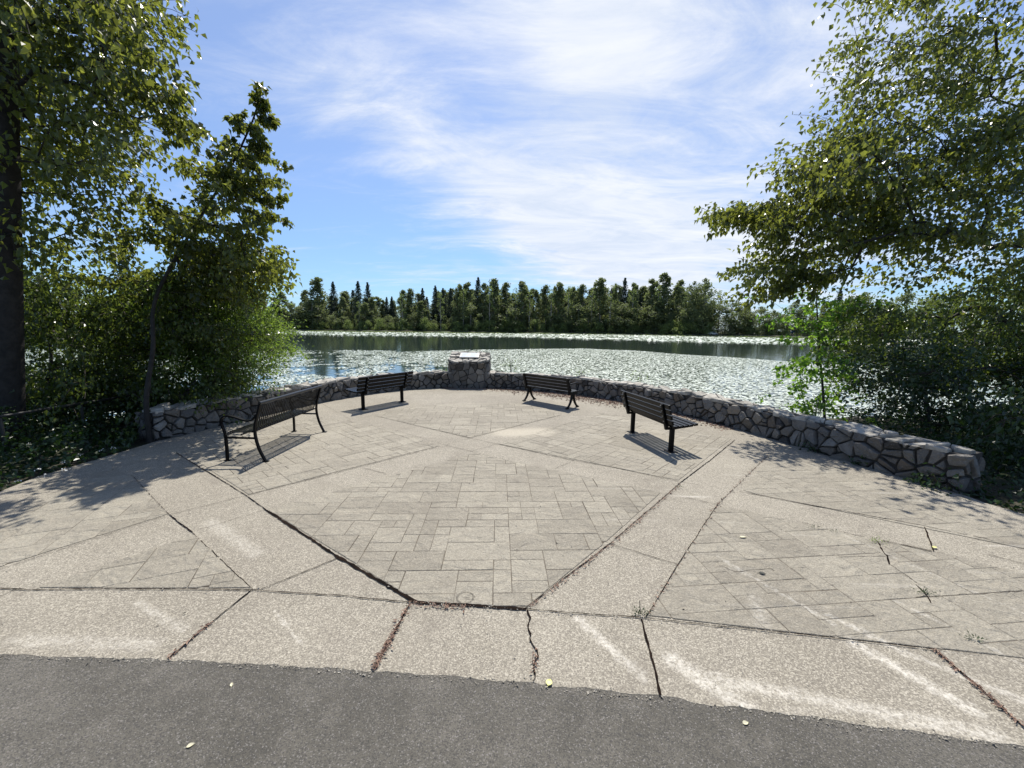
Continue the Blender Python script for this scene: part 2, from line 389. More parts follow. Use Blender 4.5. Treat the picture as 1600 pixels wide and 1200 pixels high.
def shore_far(x):                          # distance of the far shore
    return 208 + 6*np.sin(x*.03) + 3*np.sin(x*.11+1) - 46*np.clip((x-25)/90, 0, 1)**1.3 - 40*np.clip((-x-110)/80, 0, 1)
def shore_near(x):
    return 14.2 - 3.2*np.clip((np.abs(x+.3)-2)/8, 0, 1) + .5*np.sin(x*.9) + .3*np.sin(x*2.3) + np.clip(np.abs(x)-14, 0, 60)*.28
gx = np.unique(np.concatenate([np.linspace(-600, -40, 30), np.linspace(-40, -12, 29), np.linspace(-12, 12, 61), np.linspace(12, 40, 29), np.linspace(40, 600, 30), np.linspace(-140, 140, 60)]))
gy = np.unique(np.concatenate([np.linspace(-60, -6, 12), np.linspace(-6, 20, 66), np.linspace(20, 60, 25), np.linspace(60, 330, 90), np.linspace(330, 1500, 14)]))
GX, GY = np.meshgrid(gx, gy)
sn, sf = shore_near(GX), shore_far(GX)
def sstep(a, b, x): u = np.clip((x-a)/(b-a), 0, 1); return u*u*(3-2*u)
Zg = -.045 - 1.9*sstep(-3.2, 1.2, GY-sn)*(1-sstep(-3, 5, GY-sf))
Zg = Zg - .95*0 + .5*sstep(4, 40, GY-sf)
Zg += np.where((GY < sn-3.4), -.0, 0)
far_noise = rng.normal(0, .04, Zg.shape)*(np.hypot(GX, GY-6) > 11)
Zg += far_noise
n_x, n_y = len(gx), len(gy)
ii = (np.arange(n_y-1)[:, None]*n_x+np.arange(n_x-1)[None, :]).ravel()
faces = np.c_[ii, ii+1, ii+n_x+1, ii+n_x]
o = link('ground', np_mesh('ground', np.c_[GX.ravel(), GY.ravel(), Zg.ravel()], faces, M['earth'], smooth=True)); tag(o, kind='structure')
WZ = -1.0
o = link('water', np_mesh('water', [(-600, 9.0, WZ), (600, 9.0, WZ), (600, 300, WZ), (-600, 300, WZ)], np.array([[0, 1, 2, 3]]), M['water'])); tag(o, kind='structure')

# road: the asphalt path, nearest the camera
def strip_poly(name, top, y0, z, mt):
    V = [(p[0], p[1], z) for p in top]+[(p[0], y0, z) for p in top]; n = len(top)
    o = link(name, np_mesh(name, V, np.array([[i+n, i+1+n, i+1, i] for i in range(n-1)]), mt)); return tag(o, kind='structure')
fine_edge = []
for a, b in zip(EDGEX[:-1], EDGEX[1:]):
    L = math.hypot(b[0]-a[0], b[1]-a[1]); k = max(2, int(L/.03))
    for i in range(k):
        u = i/k; fine_edge.append((a[0]+(b[0]-a[0])*u, a[1]+(b[1]-a[1])*u+random.uniform(-.006, .006)+.005*math.sin((a[0]+(b[0]-a[0])*u)*17)))
fine_edge.append(EDGEX[-1])
strip_poly('road', [(-40, EDGEX[0][1]+1.5)]+[(p[0], p[1]+.03) for p in fine_edge]+[(40, EDGEX[-1][1]-1.0)], -2.6, -.0012, M['asphalt'])

# ------------------------------------------------------------------ the plaza
def clip_poly(poly, nx, ny, c):            # keep nx*x+ny*y<=c
    out = []
    for i in range(len(poly)):
        a, b = poly[i], poly[(i+1) % len(poly)]
        da, db = nx*a[0]+ny*a[1]-c, nx*b[0]+ny*b[1]-c
        if da <= 0: out.append(a)
        if (da < 0 < db) or (db < 0 < da):
            u = da/(da-db); out.append((a[0]+(b[0]-a[0])*u, a[1]+(b[1]-a[1])*u))
    return out
def area(p): return .5*sum(p[i][0]*p[(i+1) % len(p)][1]-p[(i+1) % len(p)][0]*p[i][1] for i in range(len(p)))
def ccw(p): return p if area(p) > 0 else p[::-1]
def inset(poly, ds):                       # inset a convex ccw polygon, ds number or one per edge
    q = poly
    n = len(poly)
    for i in range(n):
        a, b = poly[i], poly[(i+1) % n]; dx, dy = b[0]-a[0], b[1]-a[1]; L = math.hypot(dx, dy)
        if L < 1e-6: continue
        nx, ny = dy/L, -dx/L
        q = clip_poly(q, nx, ny, nx*a[0]+ny*a[1]-(ds[i] if isinstance(ds, list) else ds))
        if len(q) < 3: return []
    return q
pv, pf, pm, pt = [], [], [], []            # plaza verts, faces, material slot, tint
def padd(poly, z, mi, tint=.5):
    o = len(pv); pv.extend((p[0], p[1], z) for p in poly); pf.append(tuple(range(o, o+len(poly)))); pm.append(mi); pt.append(tint)
# base sheet with a step down to the asphalt
outer = [tuple(p) for p in [np.array((EDGEX[0][0], gp(0, 768)[1]+.1))]+Lleft+list(WALL)+Rright+[np.array((EDGEX[-1][0], gp(1600, 803)[1]-1.6))]]
base = fine_edge+outer[::-1]
padd(base, 0, 0)
o0 = len(pv); pv.extend((p[0], p[1], 0) for p in fine_edge); pv.extend((p[0], p[1]-.0005, -.003) for p in fine_edge); n = len(fine_edge)
for i in range(n-1): pf.append((o0+i+n, o0+i+1+n, o0+i+1, o0+i)); pm.append(0); pt.append(.5)
oe = len(pv); ol = Lleft; 
pv.extend((p[0], p[1], 0) for p in ol); pv.extend((p[0]-.02, p[1]+.01, -.12) for p in ol)
for i in range(len(ol)-1): pf.append((oe+i+4, oe+i+5, oe+i+1, oe+i)); pm.append(0); pt.append(.5)

# the arc where the stamped fields end, inside the wall
ARC = [gp(*p) for p in ((-40, 850), (60, 790), (172, 728), (262, 700), (330, 684), (430, 664), (520, 648), (585, 640), (650, 633), (720, 629), (790, 629), (860, 633),
                        (930, 643), (1010, 655), (1090, 670), (1150, 684), (1205, 700), (1290, 724), (1400, 762), (1520, 800), (1640, 840))]
def arc_cut(poly): return poly
FIELDS = [  # stamped fields (photo spots), turn of the pattern in degrees
    ('centre', [(740, 708), (800, 723), (1033, 770), (946, 848), (822, 950), (650, 940), (533, 868), (418, 797)], 2.0),
    ('far', [(734, 684), (586, 650), (600, 642), (650, 635), (720, 630), (790, 630), (845, 634), (874, 649)], 2.0),
    ('left mid', [(686, 697), (388, 773), (290, 710), (285, 699), (330, 685), (430, 664), (500, 652), (545, 657), (613, 672)], 47.0),
    ('right mid', [(780, 694), (908, 657), (935, 645), (1010, 656), (1090, 671), (1143, 686), (1060, 751), (960, 731)], -42.0),
    ('right far', [(1160, 766), (1200, 714), (1212, 704), (1290, 727), (1400, 766), (1520, 804), (1640, 850), (1640, 866), (1547, 843), (1477, 830), (1437, 820), (1180, 772)], 6.0),
    ('right near', [(1112, 800), (1125, 790), (1253, 818), (1298, 828), (1351, 841), (1458, 864), (1492, 873), (1640, 905), (1640, 1034), (1465, 1014), (1240, 988), (1012, 963), (1060, 883)], 6.0),
    ('left near', [(303, 836), (393, 919), (60, 919), (180, 880)], 24.0),
    ('left far', [(262, 804), (-60, 905), (-60, 850), (60, 792), (172, 730), (206, 745)], 24.0),
]
def decompose(poly):
    """triangulate (ear clipping) so every stone can be clipped by convex pieces; returns list of convex polys"""
    from mathutils.geometry import tessellate_polygon
    tr = tessellate_polygon([[Vector((p[0], p[1], 0)) for p in poly]])
    return [ccw([poly[i] for i in f]) for f in tr]
def convex_hullish(poly):
    p = ccw(poly); n = len(p); keep = True
    while keep and len(p) > 3:
        keep = False
        for i in range(len(p)):
            a, b, c = p[i-1], p[i], p[(i+1) % len(p)]
            if (b[0]-a[0])*(c[1]-b[1])-(b[1]-a[1])*(c[0]-b[0]) < 0: p = p[:i]+p[i+1:]; keep = True; break
    return p
def ashlar(W, Hh, u):
    """random rectangular paving that fills W x H with stones of 1-3 units"""
    nx, ny = int(W/u), int(Hh/u); g = np.zeros((nx, ny), bool); out = []
    sizes = [(2, 2), (3, 2), (2, 1), (1, 1), (3, 2), (2, 2), (1, 2), (3, 1), (4, 2)]
    for j in range(ny):
        for i in range(nx):
            if g[i, j]: continue
            random.shuffle(sizes)
            for a, b in sizes+[(1, 1)]:
                if i+a <= nx and j+b <= ny and not g[i:i+a, j:j+b].any():
                    g[i:i+a, j:j+b] = True; out.append((i*u, j*u, a*u, b*u)); break
    return out
for fi, (nm, pxs, ang) in enumerate(FIELDS):
    P = ccw([gp(*p) for p in pxs]); hull = convex_hullish(P)
    padd(inset(hull, .012), .003, 2)
    c, s = math.cos(R(ang)), math.sin(R(ang))
    loc = [(c*x+s*y, -s*x+c*y) for x, y in P]
    x0, y0 = min(p[0] for p in loc)-.4, min(p[1] for p in loc)-.4; W_, H_ = max(p[0] for p in loc)-x0+.4, max(p[1] for p in loc)-y0+.4
    for (i, j, a, b) in ashlar(W_, H_, .138):
        q = [(x0+i, y0+j), (x0+i+a, y0+j), (x0+i+a, y0+j+b), (x0+i, y0+j+b)]
        q = [(c*x-s*y, s*x+c*y) for x, y in q]
        for k in range(len(hull)):
            A, B = hull[k], hull[(k+1) % len(hull)]; dx, dy = B[0]-A[0], B[1]-A[1]; L = math.hypot(dx, dy); nx, ny = dy/L, -dx/L
            q = clip_poly(q, nx, ny, nx*A[0]+ny*A[1])
            if len(q) < 3: break
        if len(q) < 3 or abs(area(q)) < .0015: continue
        q = ccw(q)
        faint = random.random()
        gaps = [random.choice((.0008, .0015, .0025, .0035, .0048)) for _ in q]
        if fi >= 4: gaps = [gg*random.choice((.2, .4, 1.1)) for gg in gaps]
        q1 = inset(q, gaps)
        if len(q1) < 3: continue
        q2 = inset(q1, .0035)
        if len(q2) != len(q1): q2 = []
        z1 = .005+random.uniform(0, .0015)
        tint = random.uniform(.2, .8)
        if q2:
            o = len(pv); n = len(q1)
            pv.extend((p[0], p[1], .0035) for p in q1)
            tx, ty = random.uniform(-.004, .004), random.uniform(-.004, .004); cx_, cy_ = q1[0]
            pv.extend((p[0], p[1], z1+tx*(p[0]-cx_)+ty*(p[1]-cy_)) for p in q2)
            for k in range(n): pf.append((o+k, o+(k+1) % n, o+n+(k+1) % n, o+n+k)); pm.append(1); pt.append(tint)
            pf.append(tuple(range(o+n, o+2*n))); pm.append(1); pt.append(tint)
        else: padd(q1, z1, 1, tint)
# joints: irregular dark ribbons
def ribbon(pts, w, z=.0075, jit=.35, px=True, breaks=0.0, wob=.004):
    P = [np.array(gp(*p)) if px else np.array(p) for p in pts]
    prev = None
    off = 0.0
    for a, b in zip(P[:-1], P[1:]):
        d = b-a; L = np.linalg.norm(d); d /= L; nrm = np.array((-d[1], d[0])); k = max(2, int(L/.035))
        for i in range(k+1):
            if prev is not None and i == 0 : pass
            u = i/k; c = a+(b-a)*u; off = off*.6+random.uniform(-1, 1)*wob
            ww = w*(1+random.uniform(-jit, jit))/2
            l, r = c+nrm*(ww+off), c-nrm*(ww-off)
            if prev is not None and random.random() >= breaks:
                o = len(pv); pv.extend([(prev[0][0], prev[0][1], z), (prev[1][0], prev[1][1], z), (r[0], r[1], z), (l[0], l[1], z)])
                pf.append((o, o+1, o+2, o+3)); pm.append(3); pt.append(.5)
            prev = (l, r)
J = [([(0, 920), (50, 922), (200, 921), (395, 922.5)], .016, 0), ([(395, 922.5), (520, 931), (640, 942)], .016, 0), ([(645, 942), (730, 947), (822, 953)], .034, 0),
     ([(822, 953), (1000, 966)], .017, 0), ([(1000, 966), (1100, 977), (1240, 991), (1457, 1015)], .013, 0), ([(1457, 1015), (1545, 1025)], .008, .1), ([(1590, 1034), (1600, 1036)], .01, 0),
     ([(392, 924), (330, 974), (262, 1031)], .017, 0), ([(641, 944), (612, 996), (584, 1047)], .024, 0), ([(1002, 968), (1018, 1030), (1033, 1088)], .026, 0),
     ([(1460, 1017), (1520, 1066), (1600, 1138)], .022, 0), ([(275, 708), (340, 747)], .022, 0), ([(340, 747), (385, 775), (415, 797)], .018, 0), ([(415, 797), (530, 872)], .034, 0), ([(530, 872), (650, 942)], .040, 0),
     ([(206, 743), (265, 805)], .009, .25), ([(265, 805), (300, 832)], .022, .05), ([(300, 832), (395, 922)], .010, .1), ([(0, 890), (265, 805)], .009, .08), ([(265, 805), (385, 775)], .009, .1), ([(385, 775), (688, 698)], .014, .05),
     ([(313, 828), (415, 797)], .008, .05), ([(408, 921), (470, 897), (530, 872)], .015, 0), ([(570, 732), (604, 741)], .010, 0), ([(215, 751), (268, 741)], .006, .4),
     ([(585, 650), (620, 658)], .006, .4), ([(620, 658), (734, 685)], .016, .15), ([(734, 685), (777, 694)], .010, 0), ([(777, 694), (897, 720)], .022, 0), ([(897, 720), (960, 731), (1060, 753)], .014, 0),
     ([(616, 672), (696, 696)], .007, .3), ([(696, 696), (737, 706)], .013, 0), ([(737, 706), (800, 722)], .006, .3), ([(696, 696), (734, 685)], .006, .2), ([(734, 685), (877, 649)], .010, .1),
     ([(737, 706), (777, 694)], .008, .1), ([(844, 675), (910, 656)], .010, .2), ([(935, 647), (985, 652)], .014, .1), ([(867, 733), (897, 720)], .008, 0), ([(505, 632), (548, 656)], .007, .2),
     ([(1148, 688), (1110, 719), (1060, 757)], .020, 0), ([(1060, 757), (953, 850)], .013, 0), ([(953, 850), (820, 952)], .017, 0), ([(1200, 712), (1121, 789)], .009, .2), ([(1121, 789), (1059, 883)], .012, .05), ([(1059, 883), (1010, 965)], .011, .05),
     ([(1060, 753), (1100, 759)], .009, .1), ([(1072, 778), (1121, 789)], .011, .1), ([(953, 850), (1059, 883)], .011, .1), ([(1155, 768), (1240, 785), (1437, 821)], .020, .03), ([(1437, 821), (1547, 844)], .012, .2),
     ([(1253, 817), (1298, 828)], .010, .4), ([(1298, 828), (1351, 840)], .012, .1), ([(1378, 845), (1456, 862)], .026, 0), ([(1458, 862), (1500, 872)], .008, .2), ([(1444, 824), (1458, 862)], .022, .05),
     ([(1542, 867), (1600, 882)], .016, .1), ([(25, 692+230), (-40, 950)], .01, 0), ([(80, 902), (30, 880+40)], .006, .3)]
for pts, wd, br in J: ribbon(pts, wd*(.66 if wd > .03 else .46), breaks=br, jit=.45, wob=.003)
CR = [([(823, 954), (829, 966), (826, 979), (830, 992), (829, 1004), (838, 1018), (840, 1028), (834, 1040), (837, 1054), (833, 1066)], .009), ([(1370, 846), (1385, 868), (1392, 884)], .010), ([(1392, 884), (1432, 912)], .003),
      ([(1430, 914), (1447, 930), (1456, 944)], .006), ([(1210, 893), (1203, 889), (1150, 895), (1128, 885)], .003), ([(1430, 934), (1500, 930), (1600, 925)], .003), ([(1310, 872), (1395, 869)], .003)]
for pts, wd in CR: ribbon(pts, wd, jit=.7, wob=.006)
# oval maker's imprint pressed into the stamped field
g = gp(727, 935)
for rad in (.062, .054):
    ring = [(g[0]+rad*math.cos(a), g[1]+rad*math.sin(a)) for a in np.linspace(0, 2*math.pi, 31)]
    ribbon(ring, .0018, z=.0085, px=False, wob=.0005, jit=.5)
for k in (-1, 0, 1): ribbon([(g[0]-.035, g[1]+k*.018), (g[0]+.035, g[1]+k*.018)], .0018, z=.0085, px=False, breaks=.4, wob=.001)
me = bpy.data.meshes.new('plaza'); me.from_pydata(pv, [], pf)
for k in ('agg', 'stamp', 'groove', 'joint'): me.materials.append(M[k])
me.polygons.foreach_set('material_index', pm)
a = me.attributes.new('tint', 'FLOAT', 'FACE'); a.data.foreach_set('value', pt); me.update()
tag(link('plaza', me), kind='structure')

# ------------------------------------------------------------------ stone walls
def voronoi_cells(W, Hh, size, jit=.47, aspect=1.25):
    nx, ny = max(2, round(W/(size*aspect))), max(2, round(Hh/size)); pts = []
    for j in range(-1, ny+1):
        for i in range(-1, nx+1):
            pts.append(((i+.5+(j % 2)*.5-.25+random.uniform(-jit, jit))*W/nx, (j+.5+random.uniform(-jit, jit))*Hh/ny, random.uniform(-1, 1)*(size*.13)**1))
            if random.random() < .30: pts.append(((i+1+random.uniform(-.2, .2))*W/nx, (j+1+random.uniform(-.2, .2))*Hh/ny, -size*.12))
    A = np.array(pts); cells = []
    for i, p in enumerate(A):
        if not (-.02 < p[0] < W+.02 and -.02 < p[1] < Hh+.02): continue
        poly = [(0, 0), (W, 0), (W, Hh), (0, Hh)]
        d = np.hypot(A[:, 0]-p[0], A[:, 1]-p[1])
        for j in np.argsort(d)[1:16]:
            q = A[j]; dx, dy = q[0]-p[0], q[1]-p[1]; L = math.hypot(dx, dy)
            if L < 1e-5: continue
            mid = L/2+(p[2]-q[2])*.5; mid = min(max(mid, .15*L), .85*L); nx_, ny_ = dx/L, dy/L
            poly = clip_poly(poly, nx_, ny_, nx_*p[0]+ny_*p[1]+mid)
            if len(poly) < 3: break
        if len(poly) >= 3 and abs(area(poly)) > .0012: cells.append(ccw(poly))
    return cells
def stone_faces(W, Hh, size, fmap, depth=.03, gap=.010, aspect=1.25, V=None, Fc=None, T=None, rough=.5):
    """lays irregular stones over a W x H field; fmap(s,t,off)->xyz"""
    for poly in voronoi_cells(W, Hh, size, aspect=aspect):
        # cut long edges so that outlines are uneven
        q = inset(poly, gap*random.uniform(.6, 1.35))
        if len(q) < 3 or abs(area(q)) < .0006: continue
        r = []
        for i in range(len(q)):
            a, b = q[i], q[(i+1) % len(q)]; L = math.hypot(b[0]-a[0], b[1]-a[1]); k = max(1, int(L/.055))
            for j in range(k):
                u = j/k; jx = random.uniform(-.006, .006) if j else 0; jy = random.uniform(-.006, .006) if j else 0
                r.append((a[0]+(b[0]-a[0])*u+jx, a[1]+(b[1]-a[1])*u+jy))
        cx_, cy_ = sum(p[0] for p in r)/len(r), sum(p[1] for p in r)/len(r)
        # round the corners a little
        rr = [((r[i-1][0]+30*r[i][0]+r[(i+1) % len(r)][0])/32, (r[i-1][1]+30*r[i][1]+r[(i+1) % len(r)][1])/32) for i in range(len(r))]
        tx, ty = random.gauss(0, .20)*rough*2, random.gauss(0, .20)*rough*2; dp = depth*random.uniform(.55, 1.35)
        rad = math.sqrt(abs(area(poly)))/2
        tint = min(1, max(0, random.gauss(.45, .27)))
        o = len(V); n = len(rr)
        for lev, (kk, off) in enumerate(((1.0, -.02), (1.0, .55), (.93, .92), (.5, 1.0))):
            for p in rr:
                x_, y_ = cx_+(p[0]-cx_)*kk, cy_+(p[1]-cy_)*kk
                h = off*dp if lev == 0 else off*dp+tx*(x_-cx_)+ty*(y_-cy_)+random.gauss(0, .0042)*(lev > 0)*rough*2
                V.append(fmap(x_, y_, h if lev else -.02))
        V.append(fmap(cx_, cy_, dp*1.02+random.gauss(0, .004)))
        for lev in range(3):
            for i in range(n):
                Fc.append((o+lev*n+i, o+lev*n+(i+1) % n, o+(lev+1)*n+(i+1) % n, o+(lev+1)*n+i)); T.append(tint)
        for i in range(n): Fc.append((o+3*n+i, o+3*n+(i+1) % n, o+4*n)); T.append(tint)
def build_stone(name, V, Fc, T, parent, mt='stone'):
    me = bpy.data.meshes.new(name); me.from_pydata(V, [], Fc); me.materials.append(M[mt])
    a = me.attributes.new('tint', 'FLOAT', 'FACE'); a.data.foreach_set('value', T); me.update()
    return link(name, me, parent)
class Path:
    def __init__(s, P):
        s.P = np.array(P, float); d = np.linalg.norm(np.diff(s.P, axis=0), axis=1); s.S = np.concatenate([[0], np.cumsum(d)]); s.L = s.S[-1]
        T_ = np.gradient(s.P, axis=0); T_ /= np.linalg.norm(T_, axis=1)[:, None]; s.N = np.c_[T_[:, 1], -T_[:, 0]]
    def at(s, u):
        return np.array([np.interp(u, s.S, s.P[:, k]) for k in (0, 1)]), np.array([np.interp(u, s.S, s.N[:, k]) for k in (0, 1)])
WH, WT = .50, .42                          # wall height, thickness
front = Path(WALL)                         # runs left -> right; N points towards the plaza (right-hand side of travel)
def back_pt(u, off): p, n = front.at(u); return p-n*off
NS = 220
us = np.linspace(0, front.L, NS)
fr = np.array([front.at(u)[0] for u in us]); bk = np.array([back_pt(u, WT) for u in us])
# outline of the front face, turning round both ends
def turn(a, b): return [a+(b-a)*k for k in (.25, .5, .75, 1.0)]
outline = list(turn(fr[0], bk[0]))[::-1]+list(fr)+list(turn(fr[-1], bk[-1]))
face = Path(outline)
wr = empty('stone_wall', (float(fr[NS//2][0]), float(fr[NS//2][1]), 0))
tag(wr, 'long low curved stone wall with mortared irregular grey stones round the plaza', 'wall')
def hole(z): return z
wl = wr.location.copy()
def zwave(s): return .012*math.sin(s*1.7)+.009*math.sin(s*4.1+1)
def fmap(s, t_, off):
    p, n = face.at(s); n = n/np.linalg.norm(n); q = p+n*(off-.012)
    return (q[0]-wl.x, q[1]-wl.y, t_-.03+zwave(s)*t_/WH)
V_, F_, T_ = [], [], []
random.seed(11)
stone_faces(face.L, WH-.005, .175, fmap, .046, .0125, 1.25, V_, F_, T_)
build_stone('face_stone', V_, F_, T_, wr)
V_, F_, T_ = [], [], []
def tmap(s, t_, off):
    p, n = front.at(s); q = p-n*(t_-.02)
    return (q[0]-wl.x, q[1]-wl.y, WH-.045+off+zwave(s+.4))
stone_faces(front.L, WT+.03, .24, tmap, .040, .007, 1.5, V_, F_, T_, rough=.30)
build_stone('cap_stone', V_, F_, T_, wr, 'cap')
V_, F_ = [], []
core_f = np.array([front.at(u)[0]-front.at(u)[1]*.02 for u in us])
for i in range(NS):
    for (p, z) in ((core_f[i], -.5), (core_f[i], WH-.04), (bk[i], WH-.04), (bk[i], -1.1)): V_.append((p[0]-wl.x, p[1]-wl.y, z))
for i in range(NS-1):
    for k in range(4): F_.append((i*4+k, i*4+4+k, i*4+4+(k+1) % 4, i*4+(k+1) % 4))
F_ += [(0, 1, 2, 3), (NS*4-1, NS*4-2, NS*4-3, NS*4-4)]
me = bpy.data.meshes.new('mortar'); me.from_pydata(V_, [], F_); me.materials.append(M['mortar']); me.update(); link('mortar', me, wr)

# the pier with the reading panel
g0 = np.array(gp(732, 606)); pc = np.array((g0[0], g0[1]+.12))
pr = empty('stone_pedestal', (pc[0], pc[1], 0)); tag(pr, 'stone pier with angled front rising from the wall, carrying a pale reading panel', 'pedestal')
hw, PH = .645, .86
plan = [(-hw, .75), (-hw, .02), (-.47, -.19), (.47, -.19), (hw, .02), (hw, .75)]
pp = Path([np.array(plan[i])+(np.array(plan[i+1])-np.array(plan[i]))*k for i in range(5) for k in (0, .33, .66)]+[np.array(plan[5])])
def ptop(y): return PH+.24*max(0, y+.2)/.9
def pmap(s, t_, off):
    p, n = pp.at(s); n = n/np.linalg.norm(n); q = p+n*(off-.01)
    return (q[0], q[1], t_/PH*ptop(p[1])-.02)
V_, F_, T_ = [], [], []
random.seed(5)
stone_faces(pp.L, PH-.03, .22, pmap, .028, .009, 1.15, V_, F_, T_, rough=.3); build_stone('face_stone', V_, F_, T_, pr)
V_, F_ = [], []
pl2 = [(x*.975, y+.01) for x, y in plan]
for x, y in pl2: V_ += [(x, y, -.1), (x, y, ptop(y)-.035)]
F_ = [(2*i, 2*i+2, 2*i+3, 2*i+1) for i in range(5)]+[(10, 0, 1, 11), (1, 3, 5, 7, 9, 11)[::-1]]
me = bpy.data.meshes.new('mortar'); me.from_pydata(V_, [], F_); me.materials.append(M['mortar']); me.update(); link('mortar', me, pr)
V_, F_, T_ = [], [], []
def cmap(s, t_, off):
    x = s-hw-.02; y = t_-.22
    lim = hw+.02 if y > .02 else .45+(y+.22)/.24*.23
    x *= lim/(hw+.02)
    return (x, y, ptop(y)-.05+off)
stone_faces(2*hw+.04, .98, .24, cmap, .032, .010, 1.2, V_, F_, T_, rough=.3); build_stone('cap_stone', V_, F_, T_, pr, 'cap')
tilt = math.atan(.24/.9); Mx = Matrix.Rotation(tilt, 3, 'X')
b = MB(); b.box((0, .27, ptop(.27)+.020), (.62, .44, .03), Mx, .005); fp = b.build('panel_frame', M['panel_frame'], pr)
b = MB(); b.box((0, .266, ptop(.27)+.038), (.57, .40, .008), Mx); pn = b.build('panel', M['panel'], pr)
b = MB(); rp = random.Random(3)
for i in range(9):
    ln_ = rp.uniform(.18, .26)
    if i in (3, 4, 5, 6): ln_ *= .8
    for x0_ in (-.25, .02):
        p_ = Mx@Vector((x0_+ln_/2, (.15-i*.036), .0055)); b.box(Vector((0, .266, ptop(.27)+.038))+p_, (ln_, .010 if i else .018, .0012), Mx)
b.build('panel_print', M['print'], pn)

# ------------------------------------------------------------------ benches (local x = the way a sitter faces, y = along the seat)
def slat_bench(loc, rz):
    r = empty('park_bench', (loc[0], loc[1], .006), rz); tag(r, 'black metal bench of narrow vertical straps with curved arms, nearest the left wall end', 'bench', 'benches set round the plaza')
    L = 1.60; hl = L/2; mt = M['black']
    prof = [(-.275, .835), (-.262, .80), (-.225, .70), (-.185, .58), (-.160, .48), (-.135, .435), (-.09, .408), (0, .398), (.10, .405), (.18, .415), (.225, .415), (.25, .398), (.262, .372)]
    n = 37
    bb, sb = MB(), MB()
    for i in range(n):
        y = -hl+.045+(L-.09)*i/(n-1)
        bb.tube([(x, y, z) for x, z in prof[1:6]], 0, up=(0, 1, 0), flat=(.0225, .005))
        sb.tube([(x, y, z) for x, z in prof[5:]], 0, up=(0, 1, 0), flat=(.0225, .005))
    bb.tube([(prof[5][0], -hl, prof[5][1]-.008), (prof[5][0], hl, prof[5][1]-.008)], .014)
    bb.build('backrest', mt, r, True); 
    sb.tube([(prof[-1][0]-.008, -hl, prof[-1][1]), (prof[-1][0]-.008, hl, prof[-1][1])], .012)
    sb.tube([(.03, -hl, .385), (.03, hl, .385)], .012)
    sb.build('seat', M['gloss'], r, True)
    tb = MB(); tb.tube([(-.275, -hl-.015, .835), (-.275, hl+.015, .835)], .024, 12); tb.build('top_rail', M['gloss'], r, True)
    for s in (-1, 1):
        y = s*hl
        lb = MB(); c = catmull([(-.275, .83), (-.235, .70), (-.190, .56), (-.170, .44), (-.178, .32), (-.215, .17), (-.285, .012)], 5)
        lb.tube([(p[0], y, p[1]) for p in c], 0, up=(0, 1, 0), flat=(.036, .026)); lb.box((-.295, y, .006), (.075, .05, .010)); lb.build('leg', mt, r)
        lb = MB(); c = catmull([(.262, .012), (.258, .20), (.262, .38), (.295, .50), (.305, .565), (.275, .622), (.205, .645), (.10, .625), (-.04, .585), (-.12, .585), (-.175, .625), (-.215, .68)], 5)
        k = 11; lb.tube([(p[0], y, p[1]) for p in c[:k]], 0, up=(0, 1, 0), flat=(.036, .026)); lb.box((.265, y, .006), (.075, .05, .010)); lb.build('leg', mt, r)
        lb = MB(); lb.tube([(p[0], y, p[1]) for p in c[k-1:]], 0, up=(0, 1, 0), flat=(.034, .022)); lb.build('armrest', mt, r)
        lb = MB(); lb.tube([(-.175, y, .335), (.255, y, .335)], 0, up=(0, 1, 0), flat=(.030, .022)); lb.build('stretcher', mt, r)
    return r
def plank_bench(loc, rz, label, L, spacing, pm_, bh=.79, seat0=.405, nseat=5):
    r = empty('park_bench', (loc[0], loc[1], .006), rz); tag(r, label, 'bench', 'benches set round the plaza')
    for s in (-1, 1):
        y = s*spacing/2
        b = MB(); b.box((0, y, .20), (.062, .062, .40), None, .008); b.box((0, y, .006), (.15, .15, .012), None, .003); b.build('post', M['black'], r)
        b = MB(); b.tube([(-.125, y, .375), (.02, y, .375), (.30, y, .405)], 0, up=(0, 1, 0), flat=(.045, .035))
        b.tube([(-.10, y, .365), (-.135, y, .50), (-.205, y, bh-.02)], 0, up=(0, 1, 0), flat=(.05, .045)); b.build('bracket', M['black'], r)
    b = MB()
    for i in range(nseat):
        u = i/(nseat-1); x = -.045+.345*u; z = seat0+.004+.028*u*u
        b.box((x, 0, z+.018), (.066, L, .034), Matrix.Rotation(-.07*u*2, 3, 'Y'), .006)
    b.build('seat', pm_, r)
    b = MB(); ang = math.atan(.085/.33); nb = 4; d0 = .06
    for i in range(nb):
        u = (i+.5)/nb; z = seat0+.045+(bh-seat0-.05)*u; x = -.098-.095*u
        b.box((x, 0, z), (.034, L, (bh-seat0-.05)/nb-.014), Matrix.Rotation(-ang, 3, 'Y'), .006)
    b.build('backrest', pm_, r)
    for s in (-1, 1):
        for i in range(nb):
            u = (i+.5)/nb; z = seat0+.045+(bh-seat0-.05)*u; x = -.098-.095*u-.045
            b = MB(); b.tube([(x+.01, s*spacing/2, z), (x-.012, s*spacing/2, z)], .008, 6); b.build('bolt', M['steel'], r)
    return r
